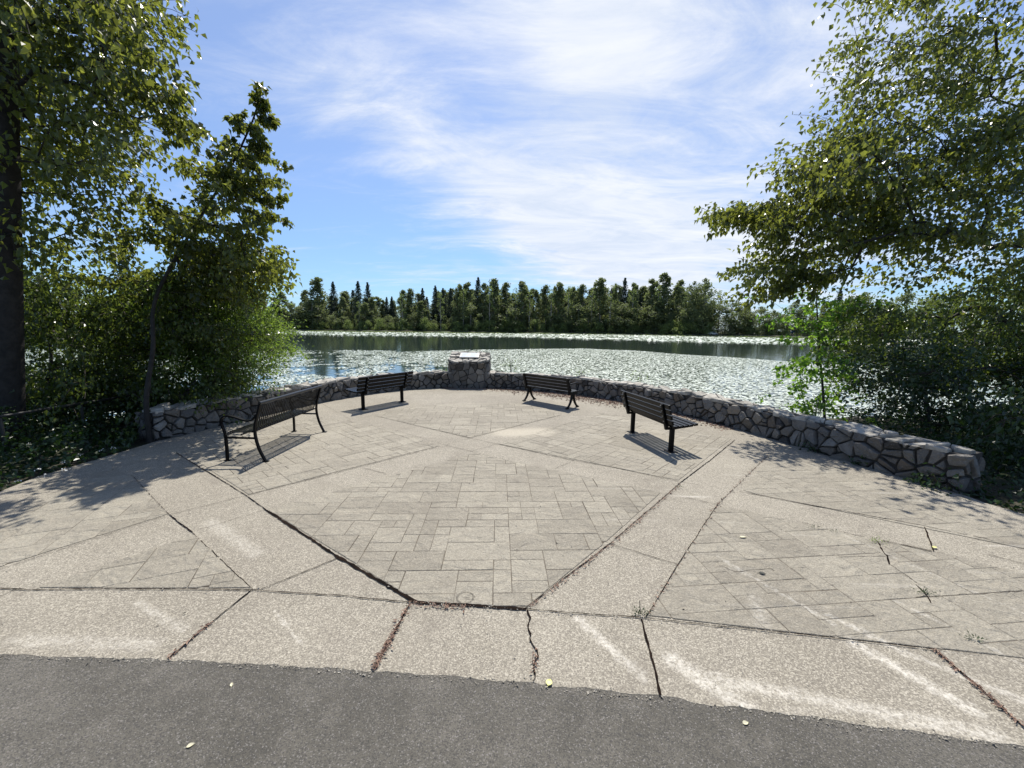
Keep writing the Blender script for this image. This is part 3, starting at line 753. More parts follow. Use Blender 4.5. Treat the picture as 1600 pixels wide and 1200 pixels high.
def iron_bench(loc, rz):
    r = empty('park_bench', (loc[0], loc[1], .006), rz); tag(r, 'wooden plank bench with black cast iron splayed legs and looped arm, right of the pedestal', 'bench', 'benches set round the plaza')
    L = 1.50; hl = L/2
    for s in (-1, 1):
        y = s*(hl-.05)
        b = MB()
        for sg in (-1, 1):
            c = catmull([(.03*sg, .34), (.045*sg, .25), (.085*sg, .14), (.145*sg, .06), (.20*sg, .018)], 4)
            b.tube([(p[0], y, p[1]) for p in c], [.034-.0006*i for i in range(len(c))], 8, up=(0, 1, 0)); b.box((.205*sg, y, .012), (.085, .06, .024), None, .008)
        b.box((0, y, .345), (.33, .05, .045), None, .012); b.tube([(0, y-.012, .26), (0, y+.012, .26)], .055, 12)
        b.build('leg', M['iron'], r, True)
        b = MB(); c = catmull([(-.12, .35), (-.155, .47), (-.20, .62), (-.235, .735)], 5)
        b.tube([(p[0], y, p[1]) for p in c], 0, up=(0, 1, 0), flat=(.055, .05)); b.build('back_support', M['iron'], r)
        b = MB(); c = catmull([(-.18, .575), (-.05, .585), (.10, .60), (.19, .59), (.225, .54), (.205, .47), (.17, .41), (.16, .36)], 5)
        b.tube([(p[0], y, p[1]) for p in c], .020, 8, up=(0, 1, 0)); b.build('armrest', M['iron'], r, True)
    b = MB()
    for i, x in enumerate((-.085, .005, .095, .17)): b.box((x, 0, .390+(.004 if i else 0)), (.078, L, .032), None, .006)
    b.build('seat', M['plank'], r)
    b = MB()
    for i in range(4):
        u = i/3; z = .455+.245*u; x = -.125-.085*u
        b.box((x, 0, z), (.03, L-.02, .074), Matrix.Rotation(-.30, 3, 'Y'), .006)
    b.build('backrest', M['plank'], r)
slat_bench((-3.70, 6.17), R(180-2.5))
plank_bench((-3.115, 9.475), math.atan2(.53, -.848), 'dark plank bench on two thin posts standing left of the stone pedestal', 1.62, 1.17, M['plank_dark'])
iron_bench((.966, 9.92), R(45.5))
plank_bench((2.376, 6.606), math.atan2(.222, .975), 'dark plank bench on two posts seen from behind in front of the right wall', 1.50, 1.175, M['plank_dark'])

# ------------------------------------------------------------------ foliage
def leaf_mesh(name, P, D, Nn, Ln, Wd, matl, lv, shape='kite'):
    """leaves at P along D, plane normal near Nn, length Ln, width Wd"""
    D = D/np.linalg.norm(D, axis=1)[:, None]; S = np.cross(D, Nn); S /= np.linalg.norm(S, axis=1)[:, None]+1e-9
    N2 = np.cross(S, D); Ln, Wd = Ln[:, None], Wd[:, None]
    n = len(P); fold = .22
    if shape == 'kite':
        v = np.stack([P, P+D*Ln*.34+S*Wd*.5+N2*Wd*fold, P+D*Ln-N2*Ln*.12, P+D*Ln*.34-S*Wd*.5+N2*Wd*fold], 1).reshape(-1, 3)
        i = np.arange(n)[:, None]*4; f = np.concatenate([i+np.array([[0, 1, 2]]), i+np.array([[0, 2, 3]])], 1).reshape(-1, 3); l = np.repeat(lv, 2)
    else:
        v = np.stack([P, P+D*Ln*.45+S*Wd*.5, P+D*Ln, P+D*Ln*.45-S*Wd*.5], 1).reshape(-1, 3)
        i = np.arange(n)[:, None]*4; f = i+np.array([[0, 1, 2, 3]]); l = lv
    return np_mesh(name, v, f, matl, attrs={'lv': ('FACE', l)})
def in_poly(pts, poly):
    x, y = pts[:, 0], pts[:, 1]; c = np.zeros(len(pts), bool); n = len(poly)
    for i in range(n):
        (x1, y1), (x2, y2) = poly[i], poly[(i+1) % n]
        k = ((y1 > y) != (y2 > y)) & (x < (x2-x1)*(y-y1)/((y2-y1)+1e-9)+x1); c ^= k
    return c
def sample_region(poly, Y0, Y1, n, r, clump=None, sg=1.0):
    """n points in the volume seen through poly between distances Y0 and Y1, gathered in clumps"""
    poly = [tuple(p) for p in poly]; xs = [p[0] for p in poly]; ys = [p[1] for p in poly]; out = []
    nc = max(1, n//(clump or 6)); cen = []
    while len(cen) < nc:
        q = np.c_[r.uniform(min(xs), max(xs), 200), r.uniform(min(ys), max(ys), 200)]; q = q[in_poly(q, poly)]
        cen += [tuple(a) for a in q]
    cen = cen[:nc]
    for c in cen:
        Yc = r.uniform(Y0, Y1); base = at(c[0], c[1], Yc)
        for k in range(max(1, n//nc)):
            out.append(base+r.normal(0, 1, 3)*np.array((.27, .30, .13))*sg*np.clip(abs(r.normal(1, .2)), .5, 1.4))
    return np.array(out)
def grow(trunk, targets, r, kink=.10, pen=.55):
    """join every target to the growing tree; returns nodes, parent index"""
    nodes = [np.array(p, float) for p in trunk]; par = [-1]+list(range(len(trunk)-1)); plen = [0.0]
    for i in range(1, len(nodes)): plen.append(plen[-1]+np.linalg.norm(nodes[i]-nodes[i-1])*.25)
    root = nodes[0]; order = np.argsort([min(np.linalg.norm(t-np.array(q)) for q in trunk) for t in targets])
    A = np.zeros((len(nodes)+len(targets)*8, 3)); A[:len(nodes)] = nodes; PL = np.zeros(len(A)); PL[:len(nodes)] = plen; n = len(nodes)
    ends = []
    for ti in order:
        t_ = targets[ti]; d = np.linalg.norm(A[:n]-t_, axis=1)
        below = A[:n, 2] > t_[2]+.25                       # branches rise rather than fall to their twigs
        cost = d+pen*PL[:n]*.35+below*.5*d
        j = int(np.argmin(cost)); a = A[j].copy(); L = d[j]; k = min(7, max(1, int(L/.35))); prev = j
        for i in range(1, k+1):
            u = i/k; p = a+(t_-a)*u+r.normal(0, 1, 3)*kink*L*.25*math.sin(math.pi*u)+np.array((0, 0, 1))*L*.10*math.sin(math.pi*u)
            A[n] = p; PL[n] = PL[prev]+np.linalg.norm(p-A[prev]); par.append(prev); prev = n; n += 1
        ends.append(prev)
    return A[:n], np.array(par), ends, order
def branch_mesh(name, A, par, r0, rtip, power, matl, rmax=None, sides=6, trunk_n=0, trunk_r=None):
    n = len(A); cnt = np.zeros(n); isleaf = np.ones(n, bool)
    for i in range(n):
        if par[i] >= 0: isleaf[par[i]] = False
    cnt[isleaf] = 1
    for i in range(n-1, -1, -1):
        if par[i] >= 0: cnt[par[i]] += cnt[i]
    rad = rtip*np.maximum(cnt, 1)**power; rad = np.minimum(rad, r0)
    if trunk_r: 
        for i in range(trunk_n): rad[i] = max(rad[i]*.5, trunk_r[0]+(trunk_r[1]-trunk_r[0])*i/max(1, trunk_n-1))
    idx = np.array([i for i in range(n) if par[i] >= 0]); a, b = A[par[idx]], A[idx]
    ra, rb = np.minimum(rad[par[idx]], rad[idx]*1.5+.001), rad[idx]
    if trunk_r:
        tm = idx < trunk_n; ra[tm] = rad[par[idx]][tm]
    d = b-a; L = np.linalg.norm(d, axis=1)[:, None]+1e-9; d = d/L
    up = np.where(np.abs(d[:, 2:3]) < .9, np.array([[0, 0, 1.]]), np.array([[1., 0, 0]])); s = np.cross(d, up); s /= np.linalg.norm(s, axis=1)[:, None]; q = np.cross(s, d)
    th = np.arange(sides)*2*np.pi/sides; ring = s[:, None, :]*np.cos(th)[None, :, None]+q[:, None, :]*np.sin(th)[None, :, None]
    a2 = a-d*rb[:, None]*.3; b2 = b+d*rb[:, None]*.3
    V = np.concatenate([a2[:, None]+ring*ra[:, None, None], b2[:, None]+ring*rb[:, None, None]], 1).reshape(-1, 3)
    i = np.arange(len(idx))[:, None]*2*sides; k = np.arange(sides); k2 = (k+1) % sides
    f = np.stack([i+k, i+k2, i+sides+k2, i+sides+k], 2).reshape(-1, 4)
    return np_mesh(name, V, f, matl, smooth=True), rad
def leafy(name, label, cat, trunk, regions, leaf, matl, seed, per=36, spray=.55, width=.5, trunk_r=(.12, .05), rtip=.0035, power=.47, bark='bark', droop=.35, group=None, sunup=True, shape='kite', hang=.8, spr=.10, base_dir=None, kink=.12):
    r = np.random.default_rng(seed)
    base = np.array(trunk[0], float); root = empty(name, tuple(base)); tag(root, label, cat, group)
    T = catmull(trunk, 5) if len(trunk) > 2 else np.array(trunk, float)
    tgl = [sample_region(p, y0, y1, n, r, *c) for (p, y0, y1, n, *c) in regions]; tg = np.concatenate(tgl)
    sc_ = np.concatenate([np.full(len(a), (g[5] if len(g) > 5 else 1.0)**.7) for a, g in zip(tgl, regions)])
    A, par, ends, od = grow([q for q in T], tg, r, kink); sc_ = sc_[od][:, None]
    E = A[ends]; Dp = E-A[par[ends]]; Dp /= np.linalg.norm(Dp, axis=1)[:, None]+1e-9
    cen = T[np.clip(len(T)//2, 0, len(T)-1)]; outw = E-np.array(cen); outw[:, 2] *= .4; outw /= np.linalg.norm(outw, axis=1)[:, None]+1e-9
    Dir = Dp*.5+outw*.7+r.normal(0, .35, E.shape); Dir[:, 2] -= droop*.5; Dir /= np.linalg.norm(Dir, axis=1)[:, None]
    m_ = len(E); k = per
    u = r.uniform(-.45, 1, (m_, k)); sl = spray*r.uniform(.6, 1.3, (m_, 1))*sc_
    P = E[:, None, :]+Dir[:, None, :]*(u*sl)[..., None]; P[..., 2] -= (droop*.35*sl*np.clip(u, 0, 1)**2)
    P = P+np.clip(r.normal(0, spr, P.shape), -1.7*spr, 1.7*spr)*np.array((1, 1, .75))*sc_[:, :, None]
    P = P.reshape(-1, 3); n = len(P)
    # side twigs carry the sprays
    tip = E+Dir*sl*.95; tip[:, 2] -= droop*.30*sl[:, 0]; mid = (E+tip)/2+np.array((0, 0, .03)); n0 = len(A)
    A2 = np.concatenate([A, np.stack([mid, tip], 1).reshape(-1, 3)]); ex = np.empty(2*m_, int); ex[0::2] = ends; ex[1::2] = n0+np.arange(m_)*2
    me, rad = branch_mesh('trunk', A2-base, np.concatenate([par, ex]), .5, rtip, power, M[bark], trunk_n=len(T), trunk_r=trunk_r); link('trunk', me, root)
    Dl = np.repeat(Dir, k, 0)*.35+r.normal(0, .5, (n, 3)); Dl[:, 2] -= hang
    Nn = r.normal(0, .7, (n, 3)); Nn[:, 2] += 1.0
    ln = leaf*r.uniform(.6, 1.25, n)
    lv = np.clip(np.repeat(r.uniform(0, 1, m_), k)*.55+r.uniform(0, 1, n)*.55-.05, 0, 1)
    me3 = leaf_mesh('crown', P-base, Dl, Nn, ln, ln*width*1.6*r.uniform(.75, 1.1, n), M[matl], lv, shape); link('crown', me3, root)
    return root
# left cottonwood, its trunk at the picture's left edge
A_ = lambda *p: tuple(at(*p))
leafy('cottonwood_tree', 'big leafy cottonwood with thick dark trunk at far left of the plaza', 'tree',
      [tuple(at(16, 700, 6.0)*np.array((1, 1, 0))-np.array((0, 0, .1))), A_(15, 640, 6.0), A_(13, 500, 6.0), A_(10, 300, 6.05), A_(6, 100, 6.1), A_(2, -80, 6.1), A_(0, -300, 6.2), A_(0, -600, 6.3)],
      [([(-40, -100), (150, -80), (175, 0), (195, 50), (190, 82), (165, 100), (190, 125), (215, 140), (200, 165), (245, 178), (262, 200), (240, 222), (195, 240), (160, 275), (100, 295), (30, 320), (-40, 330)], 5.4, 7.2, 400, 6),
       ([(195, 65), (222, 70), (225, 80), (195, 82)], 5.8, 6.6, 8, 2, .4), ([(205, 138), (250, 142), (250, 150), (205, 152)], 5.8, 6.6, 10, 2, .4), ([(260, 178), (290, 185), (285, 200), (255, 205)], 6, 6.8, 12, 2, .4),
       ([(-40, 330), (110, 330), (180, 335), (140, 350), (40, 390), (-40, 400)], 5.6, 7.0, 28, 5),
       ([(-200, -300), (90, -300), (140, -90), (-200, -60)], 5.4, 7.6, 70, 6), ([(-300, 0), (-60, 0), (-60, 400), (-300, 420)], 5.4, 7.6, 50, 6)],
      .105, 'leaf_cotton', 21, per=30, trunk_r=(.185, .10), spr=.12, spray=.60)
leafy('cottonwood_tree', 'slender young cottonwood leaning right with pointed top, behind the strap bench', 'tree',
      [(-5.88, 6.25, -.1), (-5.9, 6.3, .7), (-5.88, 6.5, 1.5), A_(242, 470, 6.8), A_(285, 385, 7.1), A_(350, 280, 7.3), A_(390, 200, 7.3), A_(407, 150, 7.3)],
      [([(404, 142), (410, 140), (413, 170), (404, 172)], 7.25, 7.35, 8, 2, .25), ([(392, 190), (408, 180), (412, 215), (395, 220)], 7.2, 7.4, 9, 2, .3), ([(366, 182), (372, 180), (380, 200), (374, 205)], 7.2, 7.3, 5, 1, .2), ([(420, 176), (424, 176), (420, 195), (414, 198)], 7.2, 7.3, 3, 1, .2),
       ([(380, 225), (418, 232), (424, 248), (400, 262), (380, 250)], 7.1, 7.5, 14, 3, .4), ([(330, 235), (385, 240), (385, 262), (320, 262)], 6.9, 7.7, 12, 3, .7), ([(300, 262), (405, 268), (418, 282), (385, 300), (310, 300)], 6.9, 7.7, 40, 4, .7),
       ([(400, 308), (438, 303), (440, 309), (408, 318)], 7.1, 7.4, 7, 1, .2), ([(395, 335), (425, 330), (428, 340), (400, 348)], 7.1, 7.4, 6, 1, .3),
       ([(250, 305), (380, 305), (390, 318), (370, 330), (390, 350), (410, 372), (400, 395), (250, 395)], 6.8, 8.0, 105, 5, .8),
       ([(180, 400), (405, 398), (415, 425), (425, 440), (395, 465), (180, 470)], 6.9, 8.6, 120, 6, .9), ([(120, 330), (250, 330), (240, 400), (130, 410)], 6.5, 8, 22, 5)],
      .100, 'leaf_cotton', 33, per=30, trunk_r=(.040, .010), spray=.28, spr=.09, kink=.16)
# shrubs behind the left end of the wall
leafy('willow_shrub', 'bright yellow-green willow bush hanging over the left part of the wall', 'shrub',
      [A_(360, 612, 8.8), A_(370, 560, 8.9), A_(380, 500, 9.0)],
      [([(330, 440), (380, 430), (400, 460), (410, 500), (418, 530), (425, 560), (415, 585), (400, 592), (370, 600), (330, 560)], 8.1, 10.0, 300, 6), ([(270, 470), (350, 440), (380, 600), (300, 610), (250, 560)], 7.7, 8.8, 260, 6)],
      .072, 'leaf_willow', 41, per=50, trunk_r=(.03, .01), width=.34, spray=.34, bark='twig', spr=.11, hang=.2, droop=.1)
leafy('leafy_shrub', 'tangled dark shrub behind the left end of the stone wall', 'shrub',
      [A_(245, 640, 7.9), A_(240, 580, 8.0), A_(235, 510, 8.1)],
      [([(150, 440), (310, 420), (350, 500), (370, 590), (390, 612), (330, 625), (250, 640), (170, 640), (130, 560)], 7.2, 9.4, 600, 6)],
      .075, 'leaf_alder', 42, per=34, trunk_r=(.05, .015), spray=.36, bark='twig', spr=.12)
leafy('leafy_shrub', 'loose shrub beside the big cottonwood trunk, above the handrail', 'shrub',
      [A_(75, 640, 7.4), A_(80, 560, 7.5), A_(70, 480, 7.6)],
      [([(20, 430), (130, 445), (180, 480), (190, 560), (150, 540), (80, 520), (20, 560)], 6.8, 9, 210, 6), ([(20, 560), (80, 560), (200, 590), (230, 640), (20, 650)], 6.6, 8.6, 200, 6), ([(-150, 420), (20, 430), (20, 660), (-150, 680)], 6.6, 9, 90, 6)],
      .08, 'leaf_alder', 43, per=30, trunk_r=(.04, .012), spray=.36, bark='twig', spr=.12)
# right side
bx = at(1700, 560, 8.6)
leafy('cottonwood_tree', 'spreading cottonwood reaching in from the right edge over the water', 'tree',
      [(bx[0], 8.6, -.3), (bx[0]-.05, 8.6, 1.5), (bx[0], 8.6, 3.4), (bx[0]+.1, 8.6, 5.8), (bx[0]+.1, 8.5, 8.5), (bx[0]+.2, 8.5, 11)],
      [([(1320, 30), (1330, 5), (1410, -60), (1700, -80), (1700, 190), (1460, 210), (1360, 170), (1355, 130), (1325, 85), (1370, 60)], 7.6, 9.8, 230, 5),
       ([(1290, 205), (1345, 160), (1450, 180), (1700, 160), (1700, 330), (1500, 340), (1350, 320), (1275, 295), (1250, 275), (1290, 250)], 7.6, 9.8, 205, 5), ([(1290, 225), (1360, 205), (1400, 290), (1300, 300)], 6.7, 7.5, 32, 4), ([(1255, 250), (1300, 215), (1400, 230), (1440, 310), (1300, 330), (1225, 300)], 7.6, 9.2, 80, 3, .8), ([(1400, 180), (1620, 160), (1620, 420), (1420, 380)], 7.4, 8.4, 90, 3),
       ([(1190, 335), (1270, 300), (1420, 300), (1450, 360), (1330, 395), (1250, 410), (1200, 405), (1190, 385), (1220, 365)], 7.6, 9.2, 160, 4, .8), ([(1112, 338), (1150, 328), (1215, 320), (1230, 345), (1190, 350), (1125, 346)], 7.9, 8.8, 46, 1, .4), ([(1150, 430), (1175, 400), (1230, 400), (1230, 425), (1180, 430)], 7.9, 8.9, 20, 3, .5), ([(1330, 110), (1420, 100), (1440, 330), (1330, 330), (1300, 200)], 8, 9.6, 40, 4),
       ([(1165, 452), (1215, 432), (1300, 415), (1330, 435), (1250, 455)], 7.9, 8.9, 50, 3, .5),
       ([(1440, 350), (1700, 320), (1700, 480), (1560, 490), (1500, 450), (1380, 430), (1340, 420)], 7.6, 9.8, 85, 3),
       ([(1430, -300), (1800, -300), (1800, -90), (1450, -80)], 7.6, 9.8, 55, 6), ([(1700, -80), (1900, -80), (1900, 500), (1700, 500)], 8, 10, 50, 6)],
      .108, 'leaf_cotton', 52, per=25, trunk_r=(.22, .12), spr=.12, spray=.72, rtip=.0030)
leafy('alder_tree', 'olive leafed small tree with slanting dark limbs behind the right wall end', 'tree',
      [A_(1680, 700, 8.0), A_(1640, 600, 8.3), A_(1590, 520, 8.6), A_(1530, 480, 8.8), A_(1480, 500, 9.0)],
      [([(1340, 478), (1480, 470), (1640, 440), (1700, 480), (1700, 600), (1500, 600), (1400, 560), (1330, 520)], 7.6, 10, 380, 6), ([(1310, 480), (1400, 470), (1420, 560), (1320, 590), (1310, 560)], 8.5, 10, 50, 5)],
      .085, 'leaf_alder', 53, per=36, trunk_r=(.07, .03), spray=.42, spr=.13)
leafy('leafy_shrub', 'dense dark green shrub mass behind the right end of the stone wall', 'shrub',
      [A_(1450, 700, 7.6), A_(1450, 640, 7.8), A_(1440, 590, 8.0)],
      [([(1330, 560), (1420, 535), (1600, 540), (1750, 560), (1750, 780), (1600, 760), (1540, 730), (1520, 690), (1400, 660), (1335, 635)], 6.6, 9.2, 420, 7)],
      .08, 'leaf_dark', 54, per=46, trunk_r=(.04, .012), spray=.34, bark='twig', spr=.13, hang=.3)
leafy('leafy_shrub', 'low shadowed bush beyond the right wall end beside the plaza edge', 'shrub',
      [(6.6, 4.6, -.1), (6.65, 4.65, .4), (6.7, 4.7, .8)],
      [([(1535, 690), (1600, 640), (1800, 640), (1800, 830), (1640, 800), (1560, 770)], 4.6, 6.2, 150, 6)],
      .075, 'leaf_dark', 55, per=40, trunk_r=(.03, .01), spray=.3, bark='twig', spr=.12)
leafy('maple_sapling', 'thin upright sapling with bright green leaves rising behind the right wall', 'tree',
      [A_(1289, 660, 8.6), A_(1285, 600, 8.6), A_(1280, 540, 8.6), A_(1277, 490, 8.6), A_(1275, 460, 8.6)],
      [([(1262, 455), (1292, 455), (1300, 500), (1298, 560), (1300, 640), (1272, 645), (1262, 560), (1255, 500)], 8.3, 8.9, 62, 4),
       ([(1225, 470), (1245, 480), (1290, 500), (1285, 520), (1250, 515), (1222, 495)], 8.3, 8.8, 14, 3), ([(1225, 530), (1240, 530), (1250, 560), (1285, 570), (1280, 590), (1235, 575)], 8.3, 8.8, 20, 3),
       ([(1240, 600), (1262, 600), (1268, 645), (1240, 640)], 8.3, 8.8, 12, 3), ([(1300, 620), (1330, 628), (1325, 645), (1300, 645)], 8.3, 8.8, 8, 3), ([(1295, 470), (1340, 480), (1345, 490), (1300, 500)], 8.3, 8.8, 9, 3)],
      .085, 'leaf_bright', 61, per=17, trunk_r=(.028, .008), spray=.18, bark='twig', spr=.06, width=.62, hang=.3, rtip=.002)
# small plants rising just behind the wall
for (px, py, lab, sc, sd_) in ((790, 578, 'yellow-green sprout behind the wall just right of the stone pedestal', 1.0, 1), (697, 588, 'small sprig tight against the left side of the stone pedestal', .5, 2),
                              (895, 590, 'thin green stem showing over the wall behind the cast iron bench', .6, 3), (975, 600, 'wispy sprig behind the wall, above the right bench top rail', .7, 4), (1240, 648, 'small green sprout on the lake side of the wall left of the sapling', .8, 5)):
    u = front.S[np.argmin([abs(px-(800+F*(p[0])/(p[1]))) for p in front.P])]; p0, n0 = front.at(u); q = p0-n0*(WT+.12)
    r_ = np.random.default_rng(70+sd_); root = empty('wall_plant', (q[0], q[1], -.15)); tag(root, lab, 'plant', 'plants behind the wall')
    n = int(90*sc); ph = .62+.42*sc
    st = MB()
    for k in range(int(5*sc)+2):
        a = r_.uniform(0, 6.28); rr = r_.uniform(.0, .22*sc)
        st.tube([(0, 0, 0), (rr*.5*math.cos(a), rr*.5*math.sin(a), ph*.6), (rr*math.cos(a), rr*math.sin(a), ph*r_.uniform(.85, 1.0))], .004, 4)
    st.build('stem', M['twig'], root)
    P = np.c_[r_.normal(0, .16*sc+.03, n), r_.normal(0, .10*sc+.03, n), r_.uniform(.45, ph, n)]
    me = leaf_mesh('foliage', P, r_.normal(0, 1, (n, 3)), r_.normal(0, .5, (n, 3))+np.array((0, 0, 1)), r_.uniform(.04, .085, n), r_.uniform(.015, .03, n), M['leaf_willow'], r_.uniform(0, 1, n)); link('foliage', me, root)

# ground cover left and right of the plaza
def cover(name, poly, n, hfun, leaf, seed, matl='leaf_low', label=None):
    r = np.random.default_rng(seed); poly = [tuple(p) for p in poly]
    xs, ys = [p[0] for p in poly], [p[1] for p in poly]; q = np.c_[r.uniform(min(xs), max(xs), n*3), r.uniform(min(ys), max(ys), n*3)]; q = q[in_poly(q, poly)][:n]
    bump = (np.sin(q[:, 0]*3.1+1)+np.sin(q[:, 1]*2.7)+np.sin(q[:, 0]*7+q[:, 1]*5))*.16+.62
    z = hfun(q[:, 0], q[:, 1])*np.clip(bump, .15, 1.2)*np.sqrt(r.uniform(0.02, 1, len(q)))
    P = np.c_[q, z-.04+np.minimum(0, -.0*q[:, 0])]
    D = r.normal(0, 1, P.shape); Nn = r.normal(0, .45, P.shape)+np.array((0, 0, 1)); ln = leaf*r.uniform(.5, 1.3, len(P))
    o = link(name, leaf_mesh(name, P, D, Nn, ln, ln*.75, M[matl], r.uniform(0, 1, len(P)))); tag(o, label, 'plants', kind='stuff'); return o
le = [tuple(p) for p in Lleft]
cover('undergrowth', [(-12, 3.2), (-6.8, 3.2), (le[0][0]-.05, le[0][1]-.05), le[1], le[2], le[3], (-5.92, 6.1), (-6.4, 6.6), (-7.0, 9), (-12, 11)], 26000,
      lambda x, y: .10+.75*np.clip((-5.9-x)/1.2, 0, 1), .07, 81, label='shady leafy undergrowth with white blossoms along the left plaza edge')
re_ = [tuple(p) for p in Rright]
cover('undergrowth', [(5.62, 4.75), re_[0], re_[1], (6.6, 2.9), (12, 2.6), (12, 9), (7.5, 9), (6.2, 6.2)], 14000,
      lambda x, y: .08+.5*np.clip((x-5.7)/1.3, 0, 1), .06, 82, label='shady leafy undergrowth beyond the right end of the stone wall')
# weeds at the foot of the right wall
for (px, py, lab, sd_, s_) in ((1272, 706, 'sparse weed at the foot of the right wall, furthest from its end', 91, .7), (1345, 727, 'small weed growing at the foot of the right wall under a pale oval stone', 92, .6), (1470, 765, 'broad leafed weed clump in shade at the right wall end', 93, 1.3), (1440, 757, 'trailing green weed left of the broad leafed clump at the wall foot', 95, .7)):
    r_ = np.random.default_rng(sd_); g = gp(px, py); root = empty('weed', (g[0], g[1], 0)); tag(root, lab, 'plant', 'weeds along the wall foot')
    n = int(110*s_); P = np.c_[r_.normal(0, .13*s_, n), r_.normal(0, .09*s_, n), np.abs(r_.normal(0, .09*s_, n))+.01]
    link('foliage', leaf_mesh('foliage', P, r_.normal(0, 1, (n, 3)), r_.normal(0, .5, (n, 3))+np.array((0, 0, 1)), r_.uniform(.03, .07, n), r_.uniform(.02, .05, n), M['leaf_low'], r_.uniform(0, 1, n)), root)
    st = MB()
    for k in range(6): a = r_.uniform(0, 6.28); st.tube([(0, 0, 0), (.1*math.cos(a)*s_, .08*math.sin(a)*s_, .14*s_)], .003, 4)
    st.build('stem', M['twig'], root)
# weeds growing in the joints
for (px, py, lab, sz, n, sd_) in ((1001, 955, 'green weed tuft with an upright dry stalk in the front joint', .055, 70, 1), (1369, 842, 'pale green weed in the long right joint of the plaza', .075, 46, 2), (1444, 922, 'flat green weed in a crack near the right edge', .06, 50, 3),
                                 (1303, 826, 'tiny weed in the right joint, left of the pale green one', .035, 14, 4), (1269, 819, 'tiny dark weed furthest left in the long right joint', .045, 18, 5), (1521, 995, 'brownish weed tuft near the lower right corner', .055, 40, 6), (1062, 757, 'small weed at the crossing of joints right of centre', .06, 22, 7)):
    r_ = np.random.default_rng(200+sd_); g = gp(px, py+6); root = empty('joint_weed', (g[0], g[1], .006)); tag(root, lab, 'weed', 'weeds growing in the joints')
    P = np.c_[r_.normal(0, sz*.45, n), r_.normal(0, sz*.25, n), np.abs(r_.normal(0, sz*.22, n))+.003]
    link('foliage', leaf_mesh('foliage', P, np.c_[P[:, :2]/sz+r_.normal(0, .4, (n, 2)), r_.uniform(0, 1, n)], r_.normal(0, .4, (n, 3))+np.array((0, 0, 1)), r_.uniform(.010, .024, n), r_.uniform(.004, .009, n), M['leaf_low' if sd_ != 2 else 'leaf_willow'], r_.uniform(.3, 1, n)), root)
    if sd_ == 1:
        b = MB(); b.tube([(0, 0, 0), (-.005, .01, .05), (-.012, .0, .10)], .0022, 5); b.build('stalk', M['twig'], root)
# fallen leaves
def fallen(px, py, size, matl, lab, rz, asp=.55):
    g = gp(px, py); b = MB(); n = 9; pts = []
    for i in range(n):
        u = i/(n-1); wv = size*asp*.5*math.sin(math.pi*u**.8); pts.append((size*(u-.5), wv, .006+.018*size*10*abs(wv/size)*1.2)); 
    V = [(p[0], p[1], p[2]) for p in pts]+[(p[0], 0, .004) for p in pts]+[(p[0], -p[1], p[2]) for p in pts]
    Fs = [(i, i+n, i+n+1, i+1) for i in range(n-1)]+[(i+n, i+2*n, i+2*n+1, i+n+1) for i in range(n-1)]
    b.add(V, Fs); b.tube([(-size*.5, 0, .004), (-size*.75, size*.05, .006)], .001, 4)
    o = b.build('fallen_leaf', M[matl], None, True, (g[0], g[1], .008 if py < 1010 else .003)); o.rotation_euler = (0, 0, rz)
    if py > 1060 and matl != 'yelleaf': o.location.z = -.003
    tag(o, lab, 'leaf', 'fallen leaves')
fallen(1161, 841, .075, 'dryleaf', 'pale dry leaf on the stamped paving right of the right band', .1, .4)
fallen(1191, 898, .05, 'darkleaf', 'dark curled leaf below the pale dry leaf', -.2, .6)
fallen(858, 1068, .045, 'yelleaf', 'yellow leaf by the crack at the asphalt edge', 1.2, .8)
fallen(298, 1165, .034, 'dryleaf', 'pale leaf fragment on the asphalt at lower left', .6, .6)
fallen(362, 1070, .03, 'dryleaf', 'greenish leaf fragment on the asphalt, nearest the concrete at left', 2.1, .5)
fallen(1165, 1130, .035, 'dryleaf', 'cream leaf scrap on the asphalt at right', .3, .6)
fallen(1460, 857, .05, 'yelleaf', 'yellowish leaf beside the raised corner of the right joint', .4, .6)
# twigs, grit and needles: nobody could count them
def litter(name, P, size, matl, label, seed, elong=3.0):
    r = np.random.default_rng(seed); n = len(P); a = r.uniform(0, 6.28, n); D = np.c_[np.cos(a), np.sin(a), r.normal(0, .12, n)]
    s = size*np.clip(r.lognormal(0, .4, n), .3, 2.2)
    o = link(name, leaf_mesh(name, P, D, r.normal(0, .35, (n, 3))+np.array((0, 0, 1)), s, s/elong, M[matl], np.zeros(n))); tag(o, label, 'litter', kind='stuff')
def vnoise(x, y, sc, seed):
    r = np.random.default_rng(seed); g = r.uniform(0, 1, (256, 256)); X_, Y_ = x/sc+900, y/sc+900; i, j = np.floor(X_).astype(int), np.floor(Y_).astype(int); fx, fy = X_-i, Y_-j
    fx, fy = fx*fx*(3-2*fx), fy*fy*(3-2*fy); h = lambda a, b: g[a % 256, b % 256]
    return h(i, j)*(1-fx)*(1-fy)+h(i+1, j)*fx*(1-fy)+h(i, j+1)*(1-fx)*fy+h(i+1, j+1)*fx*fy
r = np.random.default_rng(5)
def along(pts, n, sd, z=.011):
    P = [np.array(gp(*p)) for p in pts]; L = [np.linalg.norm(b-a) for a, b in zip(P[:-1], P[1:])]; out = []
    for a, b, l in zip(P[:-1], P[1:], L):
        k = max(1, int(n*l/sum(L))); u = r.uniform(0, 1, (k, 1)); out.append(a+(b-a)*u+r.normal(0, 1, (k, 2))*sd)
    q = np.concatenate(out); return np.c_[q, np.full(len(q), z)+r.uniform(0, .004, len(q))]
Q = []
